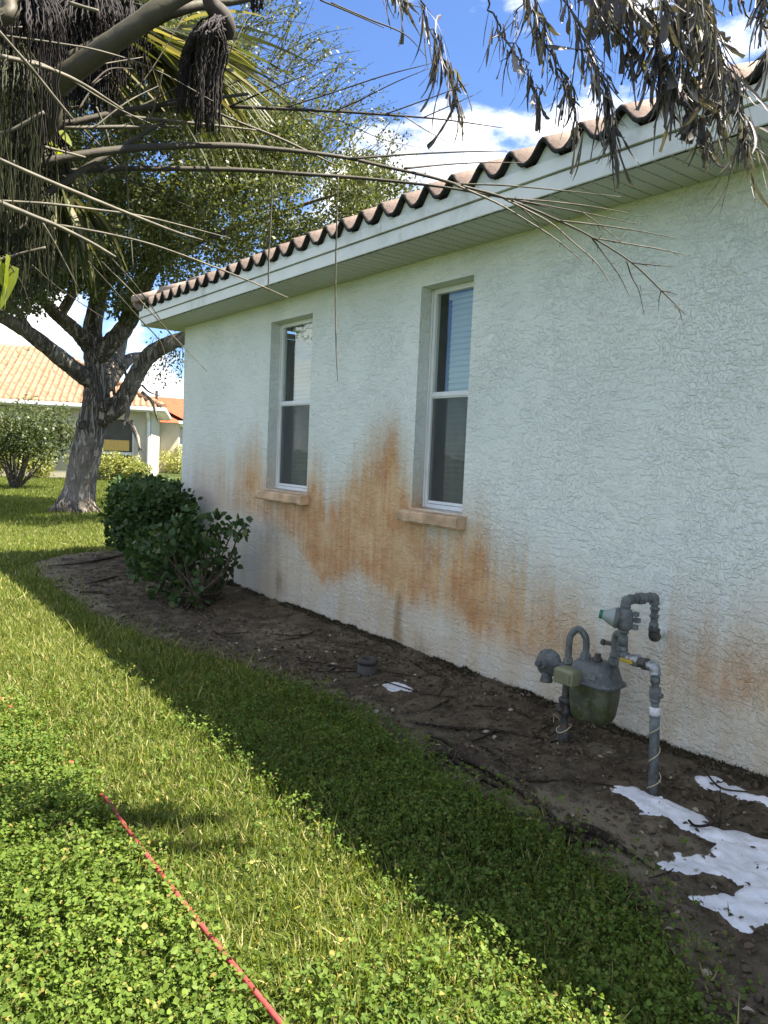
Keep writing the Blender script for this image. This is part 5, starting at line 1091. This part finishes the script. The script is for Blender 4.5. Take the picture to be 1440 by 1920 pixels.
def curtain(x0, x1, ytop, ybot, n, D, mat, wv=3.4):
    st = []
    for i in range(n):
        x = rng.uniform(x0, x1); dd = D+.12*rng.normal(); yb = ybot+ (rng.random()-.6)*110
        st.append([((x0+x1)/2+.4*(x-(x0+x1)/2), ytop-10, D), (x, ytop+40+20*rng.random(), dd), (x+rng.normal()*4, (ytop+yb)/2, dd), (x+rng.normal()*6, yb, dd)])
    return mop([((x0+x1)/2-30, ytop-60, D, 20), ((x0+x1)/2, ytop-20, D, 24), ((x0+x1)/2, ytop+20, D, 18)], st, mat, w=wv)
curtain(-30, 120, -20, 260, 320, 1.85, 'flower_dark', 2.1); curtain(95, 230, -30, 190, 230, 2.15, 'flower_dark', 2.0)
curtain(-30, 75, 90, 400, 230, 1.75, 'flower_green', 1.9); curtain(-30, 95, 330, 520, 260, 1.95, 'flower_green', 1.9); curtain(60, 130, 230, 460, 110, 2.1, 'flower_green', 2.2); curtain(190, 290, -10, 130, 120, 2.2, 'flower_dark', 1.9)
# leaf strips
STRIP = ([(-.5, 0, 0), (.5, 0, 0), (-.5, .3, .02), (.5, .3, .02), (-.42, .65, .01), (.42, .65, .01), (0, 1, -.04)], [[(0, 1, 3, 2), (2, 3, 5, 4)], [(4, 5, 6)]])
def fan(name, c, D, n, a0, a1, l0, l1, w, mat, droop=.35, par=None, spread=.25):
    """strips radiating from pixel c between screen angles a0..a1 (degrees, 0 = right, 90 = down)"""
    V, F3, F4 = [], [], []
    base = P(*c, D)
    for i in range(n):
        a = R(rng.uniform(a0, a1)); L = rng.uniform(l0, l1)*D/FOC; d = rt*math.cos(a)-up*math.sin(a)+fw*rng.normal()*spread; d /= np.linalg.norm(d)
        side = np.cross(d, rng.normal(size=3)); side /= np.linalg.norm(side); wd = w*D/FOC*(.5+rng.random()); pts = []; m_ = 6; p = base+rng.normal(size=3)*.01; o = len(V)
        for k in range(m_+1):
            t = k/m_; ww = wd*math.sin(math.pi*min(.12+.88*t, 1)**.8)*.5+.0006
            V += [p-side*ww, p+side*ww]; d = d+np.array([0, 0, -droop/m_]); d /= np.linalg.norm(d); p = p+d*L/m_; side = side+rng.normal(size=3)*.12; side -= d*(side@d); side /= np.linalg.norm(side)
            if k: F4.append((o+2*k-2, o+2*k-1, o+2*k+1, o+2*k))
    return np_mesh(name, np.array(V), np.array(F4), M[mat], par or palm)
fan('dry_frond', (118, 365, ), 1.95, 46, 55, 115, 60, 190, 10, 'green_frond', .5); fan('dry_frond', (150, 385), 2.05, 36, 20, 90, 50, 150, 5, 'green_frond', .9); fan('dry_frond', (70, 200), 2.2, 36, 40, 110, 60, 170, 9, 'green_frond', .5)
fan('green_frond', (245, 50), 2.3, 90, 5, 60, 120, 290, 6, 'green_frond', .45); fan('green_frond', (330, 60), 2.5, 80, 0, 65, 100, 250, 5, 'green_frond', .5); fan('green_frond', (60, -10), 2.3, 60, 0, 80, 120, 300, 7, 'green_frond', .4)
for k in range(7): fan('lime_leaflet', (6+3*k, 486+rng.normal()*3), 1.5, 1, 78+4*k, 80+5*k, 40, 78, 12, 'lime_leaf', .1, spread=.1)
for c_, a_, l_, w_ in (((112, 262), 35, 32, 12), ((116, 264), 50, 28, 9), ((62, 338), 88, 28, 8), ((142, 378), 92, 22, 6)): fan('lime_leaflet', c_, 1.8, 1, a_-6, a_+6, l_, l_+4, w_, 'lime_leaf', .1, spread=.1)
# dead fronds hanging at the upper right: drooping strings of curled dry leaflets
def spray(pts, n, ln=(.05, .13), wd=(.004, .013), leaf0=0.0, mat='dry_leaf', par=None, drop=1.0, stem=4):
    s = spline([P(x, y-38, D*1.42) for x, y, D in pts], 7); A = np.array(s); A[1:-1] += rng.normal(size=(len(A)-2, 3))*.006; s = list(A)
    o = MB().tube(s, [stem*2.9/FOC/2*(1-.7*i/(len(s)-1)) for i in range(len(s))], 5).build('dry_frond', M['dark_stalk'], par or palm, smooth=True)
    V, F = [], []; n = int(n*.95)
    for i in range(n):
        t = leaf0+(1-leaf0)*rng.random()**.85; f = t*(len(A)-1); k = min(int(f), len(A)-2); p = A[k]+(A[k+1]-A[k])*(f-k); tan = A[k+1]-A[k]; tan /= np.linalg.norm(tan)
        kind = rng.random(); p = p+rng.normal(size=3)*.008
        d = tan*.55+np.array([0, 0, -.85*drop])+rng.normal(size=3)*(.27 if kind < .85 else .6); d /= np.linalg.norm(d)
        L = 1.1*rng.uniform(*ln)*(.55+1.1*rng.random()**1.6); w = .85*rng.uniform(*wd)*(.45 if kind < .45 else 1.0 if kind < .9 else 1.7)
        side = np.cross(d, rng.normal(size=3)); side /= np.linalg.norm(side); o_ = len(V); cu = rng.normal(size=3)*.7; m_ = 7; tw = rng.normal()*.5; blunt = kind > .82
        for q in range(m_+1):
            tt = q/m_; ww = w*((math.sin(math.pi*min(.08+tt*.62, 1))**.8 if blunt else math.sin(math.pi*min(.1+tt*.85, 1))**.8))*(1+.35*rng.normal()*(q > 2))*.5+.0006
            cup = np.cross(d, side)*ww*.5
            V += [p-side*ww+cup, p, p+side*ww+cup]; d = d+cu*(tt+.2)/m_+np.array([0, 0, -.55/m_])*(tt < .7); d /= np.linalg.norm(d); p = p+d*L/m_
            side = side+np.cross(d, side)*tw*.5+rng.normal(size=3)*.16; side -= d*(side@d); side /= np.linalg.norm(side)
            if q: a_ = o_+3*q; F += [(a_-3, a_-2, a_+1, a_), (a_-2, a_-1, a_+2, a_+1)]
    lf = np_mesh('dry_leaflets', np.array(V), np.array(F), M[mat], o); lf['kind'] = 'stuff'
    return o
hub = stalk([(-20, 60, 2.0, 40), (300, -160, 2.2, 32), (760, -190, 2.6, 22), (1100, -140, 2.95, 14), (1300, -100, 3.0, 10), (1420, -60, 3.05, 5)], 'dry_stalk', 'frond_stalk', root=True)
spray([(700, -70, 2.1), (720, -20, 2.1), (735, 15, 2.1), (748, 35, 2.1)], 36)
spray([(735, -90, 2.1), (770, 0, 2.1), (800, 75, 2.1), (826, 125, 2.1), (845, 180, 2.1), (860, 240, 2.1)], 85, leaf0=.25)
spray([(850, -110, 2.1), (892, 0, 2.1), (930, 75, 2.1), (955, 125, 2.1), (985, 160, 2.1), (1003, 200, 2.1), (1010, 255, 2.1)], 60, leaf0=.25)
spray([(930, -110, 2.1), (980, 0, 2.1), (1010, 65, 2.1), (1040, 150, 2.1), (1070, 215, 2.1), (1088, 290, 2.1)], 105, leaf0=.2)
spray([(960, -80, 2.15), (985, 10, 2.15), (975, 50, 2.15), (962, 65, 2.15)], 9, leaf0=.5)
spray([(1000, -120, 2.05), (1045, 0, 2.05), (1088, 100, 2.05), (1120, 165, 2.05), (1140, 250, 2.05), (1146, 310, 2.05)], 130, leaf0=.2, ln=(.06, .15))
spray([(1060, -120, 2.1), (1100, 0, 2.1), (1160, 95, 2.1), (1200, 150, 2.1), (1250, 212, 2.1)], 130, leaf0=.1, wd=(.005, .018))
spray([(1120, -120, 2.1), (1160, 0, 2.1), (1215, 90, 2.1), (1245, 150, 2.1), (1270, 205, 2.1)], 130, leaf0=.1, wd=(.006, .022))
spray([(1180, -130, 2.1), (1230, 0, 2.1), (1265, 90, 2.1), (1290, 180, 2.1), (1300, 240, 2.1), (1330, 315, 2.1)], 150, leaf0=.1, wd=(.006, .022))
spray([(1240, -120, 2.0), (1290, 0, 2.0), (1335, 90, 2.0), (1370, 170, 2.0), (1392, 250, 2.0), (1395, 300, 2.0)], 150, leaf0=.1, ln=(.07, .17))
spray([(1260, -120, 2.15), (1310, 0, 2.15), (1340, 100, 2.15), (1345, 180, 2.15), (1350, 260, 2.15)], 150, leaf0=.1, ln=(.07, .17))
spray([(1200, -120, 2.2), (1260, -10, 2.2), (1300, 60, 2.2), (1330, 130, 2.2)], 150, leaf0=.05, wd=(.006, .02))
spray([(1090, -110, 2.2), (1120, -40, 2.2), (1180, 30, 2.2), (1230, 70, 2.2)], 130, leaf0=.0, wd=(.006, .022))
spray([(1020, -100, 2.2), (1060, -30, 2.2), (1110, 25, 2.2), (1150, 50, 2.2)], 90, leaf0=.0, wd=(.006, .02))
spray([(1400, -90, 2.1), (1430, -20, 2.1), (1440, 20, 2.1), (1432, 45, 2.1)], 60)
spray([(1300, -60, 2.1), (1370, 20, 2.1), (1400, 60, 2.1), (1445, 95, 2.1), (1470, 130, 2.1)], 16, leaf0=.2)
spray([(1420, 60, 2.05), (1450, 110, 2.05), (1440, 160, 2.05)], 26, ln=(.06, .12))
for c_, a_, l_, w_ in (((1322, -8), 85, 24, 12), ((1320, 40), 92, 40, 5), ((1312, 44), 86, 34, 5)): fan('lime_leaflet', c_, 2.9, 1, a_-6, a_+6, l_, l_+4, w_, 'lime_leaf', .1, spread=.1)
